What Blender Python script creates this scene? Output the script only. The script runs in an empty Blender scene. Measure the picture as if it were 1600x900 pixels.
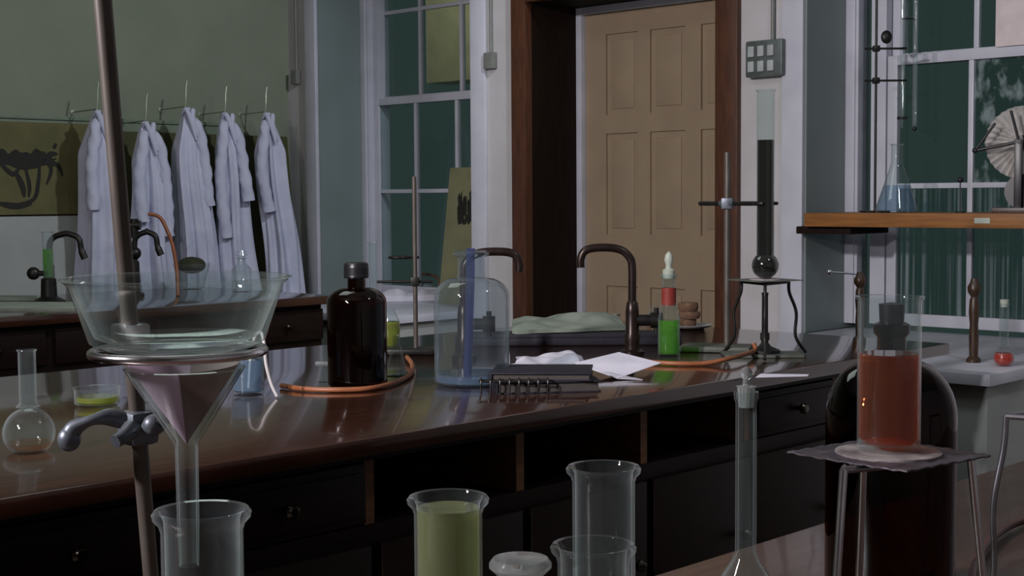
import bpy, bmesh, math, random
from math import sin, cos, pi, radians
from mathutils import Vector, Matrix
random.seed(7)
SC = bpy.context.scene
COL = SC.collection

# ------------------------------------------------------------------ camera
TH, FPX, PITCH, ROLL, CZ = radians(43.8), 2250.0, math.atan(140 / 2250.0), 0.007, 1.34
CAM = Vector((0, 0, CZ))
R0 = Vector((cos(TH), sin(TH), 0))
F0 = Vector((-sin(TH) * cos(PITCH), cos(TH) * cos(PITCH), -sin(PITCH)))
U0 = R0.cross(F0)
RR = R0 * cos(ROLL) - U0 * sin(ROLL)
UU = U0 * cos(ROLL) + R0 * sin(ROLL)
cd = bpy.data.cameras.new('camera'); cam = bpy.data.objects.new('camera', cd); COL.objects.link(cam)
cd.sensor_width = 36; cd.lens = 36 * FPX / 1600; cd.clip_start = 0.02
m = Matrix((RR, UU, -F0)).transposed().to_4x4(); m.translation = CAM
cam.matrix_world = m
SC.camera = cam

def ray(px, py):
    return (F0 + RR * ((px - 800) / FPX) - UU * ((py - 450) / FPX))
def on_z(px, py, z=0.9):
    d = ray(px, py); return CAM + d * ((z - CZ) / d.z)
def on_y(px, py, y):
    d = ray(px, py); return CAM + d * (y / d.y)
def on_x(px, py, x):
    d = ray(px, py); return CAM + d * (x / d.x)
def at_d(px, py, dist):
    return CAM + ray(px, py) * dist
def scale_at(p):                      # metres per photo pixel at a point
    return (Vector(p) - CAM).dot(F0) / FPX
def z_at(p, py):                      # height of a photo row on the vertical through p
    a, b = 0.0, 4.0
    for _ in range(40):
        c = (a + b) / 2
        v = Vector((p[0], p[1], c)) - CAM
        row = 450 - v.dot(UU) / v.dot(F0) * FPX
        if row > py: a = c
        else: b = c
    return (a + b) / 2

# ------------------------------------------------------------------ world and lights
w = bpy.data.worlds.new('world'); SC.world = w; w.use_nodes = True
bg = w.node_tree.nodes['Background']; bg.inputs[0].default_value = (0.45, 0.80, 0.72, 1); bg.inputs[1].default_value = 0.045

def area(name, loc, tgt, size, energy, col, sy=None):
    l = bpy.data.lights.new(name, 'AREA'); l.energy = energy; l.color = col; l.size = size
    if sy: l.shape = 'RECTANGLE'; l.size_y = sy
    o = bpy.data.objects.new(name, l); COL.objects.link(o); o.location = loc
    o.rotation_euler = (Vector(tgt) - Vector(loc)).to_track_quat('-Z', 'Y').to_euler()
    return o
def spot(name, loc, tgt, energy, col, ang, blend, rad):
    l = bpy.data.lights.new(name, 'SPOT'); l.energy = energy; l.color = col; l.spot_size = radians(ang); l.spot_blend = blend; l.shadow_soft_size = rad
    o = bpy.data.objects.new(name, l); COL.objects.link(o); o.location = loc
    o.rotation_euler = (Vector(tgt) - Vector(loc)).to_track_quat('-Z', 'Y').to_euler()
    return o
area('key_lamp', (-2.15, -1.5, 2.85), (-4.0, 5.1, 1.5), 0.25, 32, (1.0, 0.93, 0.95))
spot('door_wall_fill', (-2.15, -1.5, 2.85), (-2.75, 5.1, 1.4), 560, (1.0, 0.94, 0.98), 54, 0.5, 0.12)  # spot added to brighten the door wall
area('overhead_fill', (-3.9, 2.2, 3.3), (-3.9, 2.2, 0), 1.3, 13, (0.9, 1.0, 0.95))  # unseen soft fill added under the ceiling
spot('coat_fill_spot', (-3.1, 4.25, 3.2), (-6.5, 3.8, 1.4), 150, (0.88, 0.92, 1.0), 70, 0.6, 0.08)  # added spot on the coats, leaves their left sides darker
area('foreground_fill', (-1.75, -0.9, 2.05), (-0.85, 0.7, 1.15), 0.14, 52, (1.0, 0.93, 0.97))  # unseen fill added to brighten the foreground jars and filter paper
area('window_side_fill', (-0.5, 3.0, 3.1), (-3.0, 5.2, 1.2), 0.3, 12, (0.82, 0.9, 1.0))  # fill added for the right window reveal, shelf and counter
area('reflection_slab_fill', (-8.6, 7.6, 3.9), (-8.6, 9.0, 3.0), 0.4, 14, (1.0, 0.95, 0.85))  # added only to light the olive slab outside
SC.view_settings.view_transform = 'Standard'; SC.view_settings.look = 'None'
SC.view_settings.exposure = 0.0; SC.view_settings.gamma = 1; SC.view_settings.use_curve_mapping = False
SC.cycles.max_bounces = 20; SC.cycles.transmission_bounces = 18; SC.cycles.transparent_max_bounces = 40
SC.cycles.diffuse_bounces = 4; SC.cycles.glossy_bounces = 6
SC.cycles.caustics_reflective = False; SC.cycles.caustics_refractive = False
SC.cycles.sample_clamp_indirect = 3

# ------------------------------------------------------------------ materials
MATS = {}
def new_mat(name):
    mt = bpy.data.materials.new(name); mt.use_nodes = True; mt.node_tree.nodes.clear(); MATS[name] = mt
    nt = mt.node_tree; out = nt.nodes.new('ShaderNodeOutputMaterial')
    return mt, nt, out
def noise_to(nt, scale, c1, c2, stretch=(1, 1, 1), detail=4, lo=0.35, hi=0.65):
    tc = nt.nodes.new('ShaderNodeTexCoord'); mp = nt.nodes.new('ShaderNodeMapping'); mp.inputs['Scale'].default_value = stretch
    nz = nt.nodes.new('ShaderNodeTexNoise'); nz.inputs['Scale'].default_value = scale; nz.inputs['Detail'].default_value = detail
    cr = nt.nodes.new('ShaderNodeValToRGB')
    cr.color_ramp.elements[0].position = lo; cr.color_ramp.elements[1].position = hi
    cr.color_ramp.elements[0].color = (*c1, 1); cr.color_ramp.elements[1].color = (*c2, 1)
    nt.links.new(tc.outputs['Object'], mp.inputs[0]); nt.links.new(mp.outputs[0], nz.inputs['Vector']); nt.links.new(nz.outputs[0], cr.inputs[0])
    return cr, nz
def surf(name, c1, c2=None, rough=0.6, scale=8, stretch=(1, 1, 1), bump=0.0, metal=0.0, coat=0.0, spec=0.5, bscale=None):
    mt, nt, out = new_mat(name); b = nt.nodes.new('ShaderNodeBsdfPrincipled')
    c2 = c2 or tuple(x * 0.82 for x in c1)
    cr, nz = noise_to(nt, scale, c1, c2, stretch)
    nt.links.new(cr.outputs[0], b.inputs['Base Color'])
    b.inputs['Roughness'].default_value = rough; b.inputs['Metallic'].default_value = metal
    b.inputs['Coat Weight'].default_value = coat; b.inputs['Coat Roughness'].default_value = 0.06
    b.inputs['Specular IOR Level'].default_value = spec
    if bump:
        bp = nt.nodes.new('ShaderNodeBump'); bp.inputs['Strength'].default_value = bump; bp.inputs['Distance'].default_value = 0.01
        src = nz.outputs[0]
        if bscale:
            n2 = nt.nodes.new('ShaderNodeTexNoise'); n2.inputs['Scale'].default_value = bscale
            tc = nt.nodes.new('ShaderNodeTexCoord'); nt.links.new(tc.outputs['Object'], n2.inputs['Vector']); src = n2.outputs[0]
        nt.links.new(src, bp.inputs['Height']); nt.links.new(bp.outputs[0], b.inputs['Normal'])
    nt.links.new(b.outputs[0], out.inputs[0])
    return mt
def glass(name, col=(0.97, 0.99, 0.98), rough=0.0, ior=1.47, haze=0.0, hcol=(0.8, 0.85, 0.85)):
    mt, nt, out = new_mat(name); g = nt.nodes.new('ShaderNodeBsdfGlass')
    g.inputs['Color'].default_value = (*col, 1); g.inputs['Roughness'].default_value = rough; g.inputs['IOR'].default_value = ior
    last = g.outputs[0]
    if haze:
        mx = nt.nodes.new('ShaderNodeMixShader'); mx.inputs[0].default_value = haze
        df = nt.nodes.new('ShaderNodeBsdfDiffuse'); df.inputs[0].default_value = (*hcol, 1)
        tl = nt.nodes.new('ShaderNodeBsdfTranslucent'); tl.inputs[0].default_value = (*hcol, 1)
        m2 = nt.nodes.new('ShaderNodeMixShader'); m2.inputs[0].default_value = 0.5
        nt.links.new(df.outputs[0], m2.inputs[1]); nt.links.new(tl.outputs[0], m2.inputs[2])
        nt.links.new(last, mx.inputs[1]); nt.links.new(m2.outputs[0], mx.inputs[2]); last = mx.outputs[0]
    nt.links.new(last, out.inputs[0])
    return mt
def vglass(name, tint=(0.94, 0.97, 0.965), haze=0.02, edge=0.30, hcol=(0.62, 0.68, 0.70), gloss=1.3, ior=1.45, rough=0.03):
    """thin-walled vessel or liquid: tinted see-through body, mirror-like skin, paler where the wall is seen edge-on"""
    mt, nt, out = new_mat(name); N = nt.nodes.new
    tr = N('ShaderNodeBsdfTransparent'); tr.inputs[0].default_value = (*tint, 1)
    gl = N('ShaderNodeBsdfGlossy'); gl.inputs['Roughness'].default_value = rough
    df = N('ShaderNodeBsdfDiffuse'); df.inputs[0].default_value = (*hcol, 1)
    tl = N('ShaderNodeBsdfTranslucent'); tl.inputs[0].default_value = (*hcol, 1)
    hz = N('ShaderNodeMixShader'); hz.inputs[0].default_value = 0.5
    nt.links.new(df.outputs[0], hz.inputs[1]); nt.links.new(tl.outputs[0], hz.inputs[2])
    lw = N('ShaderNodeLayerWeight'); lw.inputs[0].default_value = 0.5
    pw = N('ShaderNodeMath'); pw.operation = 'POWER'; pw.inputs[1].default_value = 4.0
    ma = N('ShaderNodeMath'); ma.operation = 'MULTIPLY_ADD'; ma.inputs[1].default_value = edge; ma.inputs[2].default_value = haze; ma.use_clamp = True
    nt.links.new(lw.outputs['Facing'], pw.inputs[0]); nt.links.new(pw.outputs[0], ma.inputs[0])
    m1 = N('ShaderNodeMixShader'); nt.links.new(ma.outputs[0], m1.inputs[0]); nt.links.new(tr.outputs[0], m1.inputs[1]); nt.links.new(hz.outputs[0], m1.inputs[2])
    fr = N('ShaderNodeFresnel'); fr.inputs[0].default_value = ior
    ge = N('ShaderNodeNewGeometry'); sel = N('ShaderNodeMath'); sel.operation = 'SUBTRACT'; sel.inputs[0].default_value = 1.0
    nt.links.new(ge.outputs['Backfacing'], sel.inputs[1])
    ml = N('ShaderNodeMath'); ml.operation = 'MULTIPLY'; ml.inputs[1].default_value = gloss; ml.use_clamp = True
    m0 = N('ShaderNodeMath'); m0.operation = 'MULTIPLY'; nt.links.new(fr.outputs[0], m0.inputs[0]); nt.links.new(sel.outputs[0], m0.inputs[1])
    nt.links.new(m0.outputs[0], ml.inputs[0])
    m2 = N('ShaderNodeMixShader'); nt.links.new(ml.outputs[0], m2.inputs[0]); nt.links.new(m1.outputs[0], m2.inputs[1]); nt.links.new(gl.outputs[0], m2.inputs[2])
    nt.links.new(m2.outputs[0], out.inputs[0])
    return mt
def thin(name, tint=(0.9, 0.95, 0.94), gloss=1.0, haze=0.03, hcol=(0.7, 0.75, 0.78), stripe=None, foliage=False):
    mt, nt, out = new_mat(name)
    tr = nt.nodes.new('ShaderNodeBsdfTransparent'); tr.inputs[0].default_value = (*tint, 1)
    gl = nt.nodes.new('ShaderNodeBsdfGlossy'); gl.inputs['Roughness'].default_value = 0.03
    df = nt.nodes.new('ShaderNodeBsdfDiffuse'); df.inputs[0].default_value = (*hcol, 1)
    fr = nt.nodes.new('ShaderNodeFresnel'); fr.inputs[0].default_value = 1.45
    ml = nt.nodes.new('ShaderNodeMath'); ml.operation = 'MULTIPLY'; ml.inputs[1].default_value = gloss; ml.use_clamp = True
    ge = nt.nodes.new('ShaderNodeNewGeometry'); sb = nt.nodes.new('ShaderNodeMath'); sb.operation = 'SUBTRACT'; sb.inputs[0].default_value = 1.0
    mq = nt.nodes.new('ShaderNodeMath'); mq.operation = 'MULTIPLY'
    nt.links.new(ge.outputs['Backfacing'], sb.inputs[1]); nt.links.new(sb.outputs[0], mq.inputs[0]); nt.links.new(fr.outputs[0], mq.inputs[1])
    nt.links.new(mq.outputs[0], ml.inputs[0])
    m1 = nt.nodes.new('ShaderNodeMixShader'); m2 = nt.nodes.new('ShaderNodeMixShader')
    m1.inputs[0].default_value = haze
    nt.links.new(tr.outputs[0], m1.inputs[1]); nt.links.new(df.outputs[0], m1.inputs[2])
    nt.links.new(ml.outputs[0], m2.inputs[0]); nt.links.new(m1.outputs[0], m2.inputs[1]); nt.links.new(gl.outputs[0], m2.inputs[2])
    if stripe or foliage:
        cr, nz = noise_to(nt, 18 if foliage else 30, (0, 0, 0), (1, 1, 1), (1, 1, 0.6) if foliage else (2.2, 1, 0.02), 6, 0.5, 0.62 if foliage else 0.75)
        m3 = nt.nodes.new('ShaderNodeMath'); m3.operation = 'MULTIPLY'; m3.inputs[1].default_value = stripe or 0.22
        nt.links.new(cr.outputs[0], m3.inputs[0]); nt.links.new(m3.outputs[0], m1.inputs[0])
    nt.links.new(m2.outputs[0], out.inputs[0])
    return mt

PLASTER = surf('plaster', (0.52, 0.51, 0.52), (0.47, 0.46, 0.46), 0.75, 5, bump=0.12, bscale=60)
GREENWALL = surf('green_wall_paint', (0.215, 0.245, 0.175), (0.19, 0.22, 0.155), 0.7, 3, bump=0.06, bscale=40)
REVEAL = surf('grey_green_gloss_paint', (0.20, 0.245, 0.24), (0.18, 0.222, 0.215), 0.4, 3)
WHITEP = surf('white_gloss_paint', (0.56, 0.57, 0.63), (0.49, 0.50, 0.56), 0.35, 6)
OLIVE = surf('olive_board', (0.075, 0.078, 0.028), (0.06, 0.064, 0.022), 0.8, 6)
OLIVE2 = surf('olive_poster_paper', (0.13, 0.12, 0.045), (0.10, 0.095, 0.035), 0.8, 9)
PALEBOARD = surf('pale_board', (0.36, 0.38, 0.36), (0.32, 0.34, 0.33), 0.6, 6)
INK = surf('dark_ink', (0.014, 0.014, 0.010), None, 0.8, 30)
DOORP = surf('door_tan_paint', (0.33, 0.25, 0.165), (0.30, 0.225, 0.15), 0.5, 6)
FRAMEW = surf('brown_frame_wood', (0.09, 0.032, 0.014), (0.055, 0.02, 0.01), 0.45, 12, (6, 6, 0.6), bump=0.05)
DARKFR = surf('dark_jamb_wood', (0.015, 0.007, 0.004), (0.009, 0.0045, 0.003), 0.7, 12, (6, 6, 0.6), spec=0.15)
FLOORW = surf('floor_boards', (0.06, 0.035, 0.02), (0.04, 0.022, 0.013), 0.5, 10, (6, 0.6, 1))
CEIL = surf('ceiling_paint', (0.5, 0.5, 0.48), None, 0.8, 4)
MAHOG = surf('polished_mahogany', (0.052, 0.019, 0.011), (0.028, 0.010, 0.006), 0.16, 10, (8, 0.5, 1), bump=0.03, coat=0.6)
MAHOG2 = surf('sheen_mahogany', (0.11, 0.062, 0.048), (0.075, 0.04, 0.03), 0.28, 10, (8, 0.5, 1), bump=0.04, coat=0.2)  # lighter brown: the top's reflected light is put into the colour
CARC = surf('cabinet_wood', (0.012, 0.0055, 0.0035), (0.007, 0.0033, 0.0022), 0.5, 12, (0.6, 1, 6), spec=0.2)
RAW = surf('raw_divider_wood', (0.20, 0.09, 0.03), (0.13, 0.055, 0.02), 0.6, 12, (1, 1, 5))
BRASS = surf('old_brass', (0.10, 0.09, 0.07), None, 0.2, 20, metal=1)
SHELFW = surf('shelf_pine', (0.30, 0.125, 0.035), (0.20, 0.08, 0.022), 0.45, 10, (0.6, 8, 8))
IRON = surf('dark_iron', (0.03, 0.028, 0.026), (0.018, 0.017, 0.016), 0.4, 30, metal=0.6)
BRONZE = surf('bronzed_tap_metal', (0.035, 0.022, 0.018), (0.02, 0.012, 0.010), 0.32, 30, metal=0.5)
STEEL = surf('dull_steel', (0.42, 0.42, 0.45), (0.30, 0.30, 0.33), 0.28, 30, metal=0.9)
BRIGHT = surf('bright_steel', (0.75, 0.73, 0.76), (0.65, 0.63, 0.66), 0.18, 30, metal=1)
GREYM = surf('grey_cast_metal', (0.15, 0.17, 0.20), (0.08, 0.09, 0.11), 0.42, 30, metal=0.5, bump=0.1)
RODM = surf('tarnished_rod', (0.12, 0.105, 0.09), (0.08, 0.066, 0.056), 0.45, 14, (5, 5, 1), metal=0.3)
CASTG = surf('painted_cast_base', (0.11, 0.12, 0.10), (0.07, 0.08, 0.065), 0.6, 20, bump=0.2)
CLOTHW = surf('coat_cotton', (0.58, 0.60, 0.73), (0.50, 0.52, 0.65), 0.9, 10, bump=0.1)
PEG = surf('pale_peg_metal', (0.40, 0.44, 0.34), None, 0.4, 20, metal=0.3)
PAPER = surf('white_paper', (0.68, 0.66, 0.74), (0.60, 0.58, 0.66), 0.8, 12, bump=0.05)
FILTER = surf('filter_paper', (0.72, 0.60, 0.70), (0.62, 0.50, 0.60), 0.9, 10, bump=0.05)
FILTERB = surf('shaded_filter_paper', (0.30, 0.25, 0.24), (0.25, 0.20, 0.19), 0.8, 10, bump=0.05)  # shade of the single-layer half put into the paper colour
NEWS = surf('grey_green_cloth', (0.30, 0.34, 0.28), (0.21, 0.25, 0.20), 0.85, 9, bump=0.15)
DARKBOOK = surf('dark_book_cloth', (0.022, 0.021, 0.030), (0.015, 0.014, 0.020), 0.6, 20, spec=0.3)
PAGES = surf('book_pages', (0.06, 0.052, 0.048), None, 0.8, 60, (1, 1, 8))
RUBBER = surf('orange_rubber_tube', (0.32, 0.11, 0.045), (0.24, 0.08, 0.03), 0.45, 20)
WHITET = surf('white_plastic_tube', (0.62, 0.60, 0.60), None, 0.35, 20)
CORK = surf('cork', (0.16, 0.09, 0.05), (0.10, 0.05, 0.03), 0.85, 60, bump=0.3)
REDL = surf('red_label', (0.25, 0.03, 0.02), None, 0.6, 20)
WHITEL = surf('pale_label', (0.45, 0.50, 0.42), None, 0.6, 20)
CRYST = surf('white_crystals', (0.75, 0.78, 0.85), (0.6, 0.64, 0.7), 0.4, 80, bump=0.6)
POSTW = surf('turned_brown_wood', (0.05, 0.026, 0.012), (0.03, 0.015, 0.008), 0.4, 25, (3, 3, 1))
SWITCH = surf('switch_metal', (0.14, 0.17, 0.16), (0.10, 0.12, 0.115), 0.4, 30, metal=0.4)
ROCKER = surf('switch_rocker', (0.42, 0.45, 0.45), None, 0.4, 20)
CONDUIT = surf('painted_conduit', (0.19, 0.20, 0.18), None, 0.5, 20)
GAUZE = surf('gauze_wire', (0.16, 0.14, 0.16), (0.10, 0.09, 0.11), 0.5, 60, metal=0.6, bump=0.4)
CERAM = surf('gauze_ceramic', (0.50, 0.46, 0.45), (0.20, 0.17, 0.18), 0.8, 25, bump=0.3)
BLACK = surf('black_bakelite', (0.012, 0.012, 0.014), None, 0.35, 20)
PLEAT = surf('pleated_disc', (0.85, 0.82, 0.78), (0.65, 0.63, 0.60), 0.4, 30)
PINKC = surf('pale_pink_sheet', (0.72, 0.62, 0.62), None, 0.7, 10)
REFL = surf('olive_reflection', (0.55, 0.52, 0.30), None, 0.9, 5)  # olive of the room as reflected in the pane

G = vglass('clear_glass', haze=0.025, edge=0.5)
GF = glass('frosted_rim_glass', haze=0.30, rough=0.05)
GGREEN = vglass('greenish_glass', (0.92, 0.955, 0.945), 0.02, 0.45, (0.50, 0.60, 0.58))
GBLUE = vglass('bluish_glass', (0.90, 0.93, 0.94), 0.04, 0.40, (0.46, 0.52, 0.57))
AMBER = vglass('amber_glass', (0.38, 0.14, 0.05), 0.01, 0.03, (0.20, 0.06, 0.02))
AMBERD = vglass('deep_amber_glass', (0.42, 0.19, 0.09), 0.0, 0.02, (0.12, 0.045, 0.02), gloss=1.0)
LRED = vglass('red_liquid', (0.90, 0.42, 0.25), 0.13, 0.45, (0.85, 0.23, 0.09))
LRED2 = vglass('scarlet_liquid', (0.9, 0.2, 0.1), 0.6, 0.1, (0.80, 0.06, 0.02))
LYEL = vglass('cloudy_yellow_liquid', (0.88, 0.90, 0.66), 0.40, 0.25, (0.40, 0.42, 0.21))
LGRN = vglass('green_liquid', (0.50, 0.95, 0.14), 0.38, 0.1, (0.20, 0.60, 0.02))
LBLUE = vglass('blue_liquid', (0.78, 0.87, 0.97), 0.28, 0.15, (0.34, 0.46, 0.62))
LBRN = vglass('dark_brown_liquid', (0.10, 0.10, 0.04), 0.3, 0.1, (0.012, 0.014, 0.007))
LPINK = vglass('amber_tinted_liquid', (0.95, 0.80, 0.70), 0.06, 0.15, (0.6, 0.3, 0.2))
LLIME = vglass('yellow_liquid', (0.85, 0.88, 0.3), 0.5, 0.1, (0.42, 0.44, 0.04))
BLUEG = vglass('blue_glass', (0.55, 0.6, 0.9), 0.45, 0.1, (0.12, 0.15, 0.32))
PANE = thin('window_pane', (0.85, 0.9, 0.9), 1.0, 0.012, (0.5, 0.6, 0.6))
PANER = thin('ribbed_pane', (0.85, 0.9, 0.9), 1.0, 0.01, (0.7, 0.78, 0.85), stripe=0.28)
PANEF = thin('frosted_pane', (0.85, 0.9, 0.9), 1.0, 0.02, (0.6, 0.68, 0.70), foliage=True)
TG = thin('thin_glass', (0.95, 0.97, 0.97), 1.6, 0.05, (0.7, 0.76, 0.8))

def translucent(mat, col, fac):
    nt = mat.node_tree; out = [n for n in nt.nodes if n.type == 'OUTPUT_MATERIAL'][0]; src = out.inputs[0].links[0].from_socket
    tl = nt.nodes.new('ShaderNodeBsdfTranslucent'); tl.inputs[0].default_value = (*col, 1)
    mx = nt.nodes.new('ShaderNodeMixShader'); mx.inputs[0].default_value = fac
    nt.links.new(src, mx.inputs[1]); nt.links.new(tl.outputs[0], mx.inputs[2]); nt.links.new(mx.outputs[0], out.inputs[0])
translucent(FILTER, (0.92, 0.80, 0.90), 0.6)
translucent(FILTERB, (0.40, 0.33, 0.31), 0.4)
translucent(PLEAT, (0.5, 0.5, 0.5), 0.3)

# ------------------------------------------------------------------ mesh helpers
class MB:
    def __init__(s): s.v = []; s.f = []
    def add(s, vs, fs):
        k = len(s.v); s.v += [tuple(v) for v in vs]; s.f += [tuple(i + k for i in f) for f in fs]; return s
    def box(s, x0, x1, y0, y1, z0, z1, bev=0.0):
        bm = bmesh.new(); bmesh.ops.create_cube(bm, size=1)
        for v in bm.verts: v.co = Vector((x0 + (x1 - x0) * (v.co.x + .5), y0 + (y1 - y0) * (v.co.y + .5), z0 + (z1 - z0) * (v.co.z + .5)))
        if bev: bmesh.ops.bevel(bm, geom=list(bm.edges), offset=bev, segments=2, affect='EDGES', profile=0.6)
        bm.verts.index_update()
        s.add([v.co[:] for v in bm.verts], [[v.index for v in f.verts] for f in bm.faces]); bm.free(); return s
    def lathe(s, prof, n=40, at=(0, 0, 0), axis=None):
        rings = []; vs = []; fs = []
        q = Vector((0, 0, 1)).rotation_difference(Vector(axis).normalized()) if axis else None
        for r, z in prof:
            if r < 1e-6: rings.append([len(vs)]); p = [Vector((0, 0, z))]
            else: rings.append(list(range(len(vs), len(vs) + n))); p = [Vector((r * cos(2 * pi * i / n), r * sin(2 * pi * i / n), z)) for i in range(n)]
            for c in p:
                if q: c = q @ c
                vs.append(c + Vector(at))
        for a, b in zip(rings, rings[1:]):
            for i in range(n):
                j = (i + 1) % n
                if len(a) == 1 and len(b) == 1: continue
                if len(a) == 1: fs.append((a[0], b[i], b[j]))
                elif len(b) == 1: fs.append((a[i], a[j], b[0]))
                else: fs.append((a[i], a[j], b[j], b[i]))
        return s.add(vs, fs)
    def tube(s, pts, r, n=12, cap=True):
        pts = [Vector(p) for p in pts]; rs = r if isinstance(r, (list, tuple)) else [r] * len(pts)
        vs = []; fs = []; up = None
        for i, p in enumerate(pts):
            t = (pts[min(i + 1, len(pts) - 1)] - pts[max(i - 1, 0)]).normalized()
            if up is None: up = t.orthogonal().normalized()
            up = (up - t * up.dot(t)).normalized(); b = t.cross(up)
            for k in range(n): vs.append(p + (up * cos(2 * pi * k / n) + b * sin(2 * pi * k / n)) * rs[i])
        for i in range(len(pts) - 1):
            for k in range(n):
                k2 = (k + 1) % n; fs.append((i * n + k, i * n + k2, (i + 1) * n + k2, (i + 1) * n + k))
        if cap: fs.append(tuple(range(n))[::-1]); fs.append(tuple((len(pts) - 1) * n + k for k in range(n)))
        return s.add(vs, fs)
    def torus(s, c, R, r, n=48, k=10, a0=0, a1=2 * pi, tilt=None):
        full = abs(a1 - a0 - 2 * pi) < 1e-6
        pts = [Vector(c) + Vector((R * cos(a0 + (a1 - a0) * i / n), R * sin(a0 + (a1 - a0) * i / n), 0)) for i in range(n + (0 if full else 1))]
        if not full: return s.tube(pts, r, k)
        vs = []; fs = []
        for i in range(n):
            a = 2 * pi * i / n
            for j in range(k):
                b = 2 * pi * j / k; rr = R + r * cos(b); vs.append((c[0] + rr * cos(a), c[1] + rr * sin(a), c[2] + r * sin(b)))
        for i in range(n):
            for j in range(k): fs.append((i * k + j, ((i + 1) % n) * k + j, ((i + 1) % n) * k + (j + 1) % k, i * k + (j + 1) % k))
        return s.add(vs, fs)
    def sphere(s, c, r, n=24, sq=(1, 1, 1)):
        prof = [(r * sin(pi * i / n), -r * cos(pi * i / n)) for i in range(n + 1)]; prof[0] = (0, -r); prof[-1] = (0, r)
        k = len(s.v); s.lathe(prof, n)
        for i in range(k, len(s.v)): v = s.v[i]; s.v[i] = (v[0] * sq[0] + c[0], v[1] * sq[1] + c[1], v[2] * sq[2] + c[2])
        return s
def build(name, mb, mat, parent=None, loc=None, rz=0.0, smooth=True):
    me = bpy.data.meshes.new(name); me.from_pydata(mb.v, [], mb.f)
    bm = bmesh.new(); bm.from_mesh(me); bmesh.ops.recalc_face_normals(bm, faces=bm.faces); bm.to_mesh(me); bm.free()
    me.materials.append(mat)
    if smooth:
        me.polygons.foreach_set('use_smooth', [True] * len(me.polygons))
        me.set_sharp_from_angle(angle=radians(38))
    me.update()
    o = bpy.data.objects.new(name, me); COL.objects.link(o)
    if parent: o.parent = parent
    if loc is not None: o.location = loc
    o.rotation_euler.z = rz
    return o
def thing(name, label, cat, loc=(0, 0, 0), rz=0.0, group=None):
    o = bpy.data.objects.new(name, None); COL.objects.link(o); o.location = loc; o.rotation_euler.z = rz
    o.empty_display_size = 0.05
    o['label'] = label; o['category'] = cat
    if group: o['group'] = group
    return o
def solo(name, mb, mat, label, cat, loc=(0, 0, 0), rz=0.0, group=None):
    o = build(name, mb, mat, None, loc, rz); o['label'] = label; o['category'] = cat
    if group: o['group'] = group
    return o
def struct(name, mb=None, mat=None, label=None):
    o = build(name, mb, mat) if mb else bpy.data.objects.new(name, None)
    if not mb: COL.objects.link(o)
    o['kind'] = 'structure'
    if label: o['label'] = label
    return o
def smooth_path(pts, k=6):
    P = [Vector(p) for p in pts]; out = []
    Q = [P[0]] + P + [P[-1]]
    for i in range(1, len(Q) - 2):
        for j in range(k):
            t = j / k; a, b, c, d = Q[i - 1], Q[i], Q[i + 1], Q[i + 2]
            out.append(0.5 * ((2 * b) + (c - a) * t + (2 * a - 5 * b + 4 * c - d) * t * t + (3 * b - a - 3 * c + d) * t ** 3))
    out.append(P[-1]); return out
def vessel(outer, wall=0.0015, floor_=0.003):
    """closed-wall lathe profile from an outer outline running bottom centre to rim"""
    inner = []
    for r, z in reversed(outer[1:]):
        inner.append((max(r - wall, 0.0004), max(z, floor_) if z < floor_ * 1.01 else z))
    prof = list(outer) + [(inner[0][0] + wall * .5, inner[0][1] + wall * .3)] + inner + [(0, floor_)]
    return prof

# ------------------------------------------------------------------ room shell
XL, YW, XR, YF, ZC, REC = -6.65, 5.1, 2.2, -3.2, 3.5, 0.32
YS = YW + REC
W1a, W1b = -6.38, -5.15
W2a, W2b = -3.225, -2.0
Da, Db, DT = -4.86, -3.54, 2.36      # door opening with its frame
struct('floor', MB().box(XL - .2, XR + .2, YF - .2, YW + 1.2, -0.1, 0), FLOORW)
struct('ceiling', MB().box(XL - .2, XR + .2, YF - .2, YW + 1.2, ZC, ZC + .1), CEIL)
struct('wall_left', MB().box(XL - .2, XL, YF - .2, YW + .6, 0, ZC), GREENWALL)
struct('wall_right', MB().box(XR, XR + .2, YF - .2, YW + .6, 0, ZC), PLASTER)
struct('wall_front', MB().box(XL - .2, XR + .2, YF - .2, YF, 0, ZC), PLASTER)
wb = MB(); T = .5
for a, b in ((XL, W1a), (W1b, Da), (Db, W2a), (W2b, XR)): wb.box(a, b, YW, YW + T, 0, ZC)
for a, b in ((W1a, W1b), (W2a, W2b)):
    wb.box(a, b, YW, YW + T, 0, .74); wb.box(a, b, YW, YW + T, 3.05, ZC)
wb.box(Da, Db, YW, YW + T, DT, ZC)
struct('wall_back', wb, PLASTER)
# painted reveals of both windows
for i, (a, b) in enumerate(((W1a, W1b), (W2a, W2b))):
    rv = MB().box(a, a + .006, YW + .001, YS + .1, .78, 3.05).box(b - .006, b, YW + .001, YS + .1, .78, 3.05).box(a, b, YW + .001, YS + .1, 3.044, 3.05)
    o = struct('trim_%d' % (i + 1), rv, REVEAL)
# architraves beside the windows
tr = MB()
for x0, x1 in ((W1a - .09, W1a), (W1b, W1b + .10), (W2a - .10, W2a), (W2b, W2b + .1)):
    tr.box(x0, x1, YW - .022, YW, .5, 3.15, .004)
struct('trim_3', tr, WHITEP)
# ledge moulding on the coat wall
struct('trim_4', MB().box(XL, XL + .03, YF, YW - .35, 1.745, 1.765, .004).box(XL, XL + .022, YF, YW - .35, 1.70, 1.742), surf('ledge_paint', (0.19, 0.24, 0.17), None, 0.5))

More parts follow.
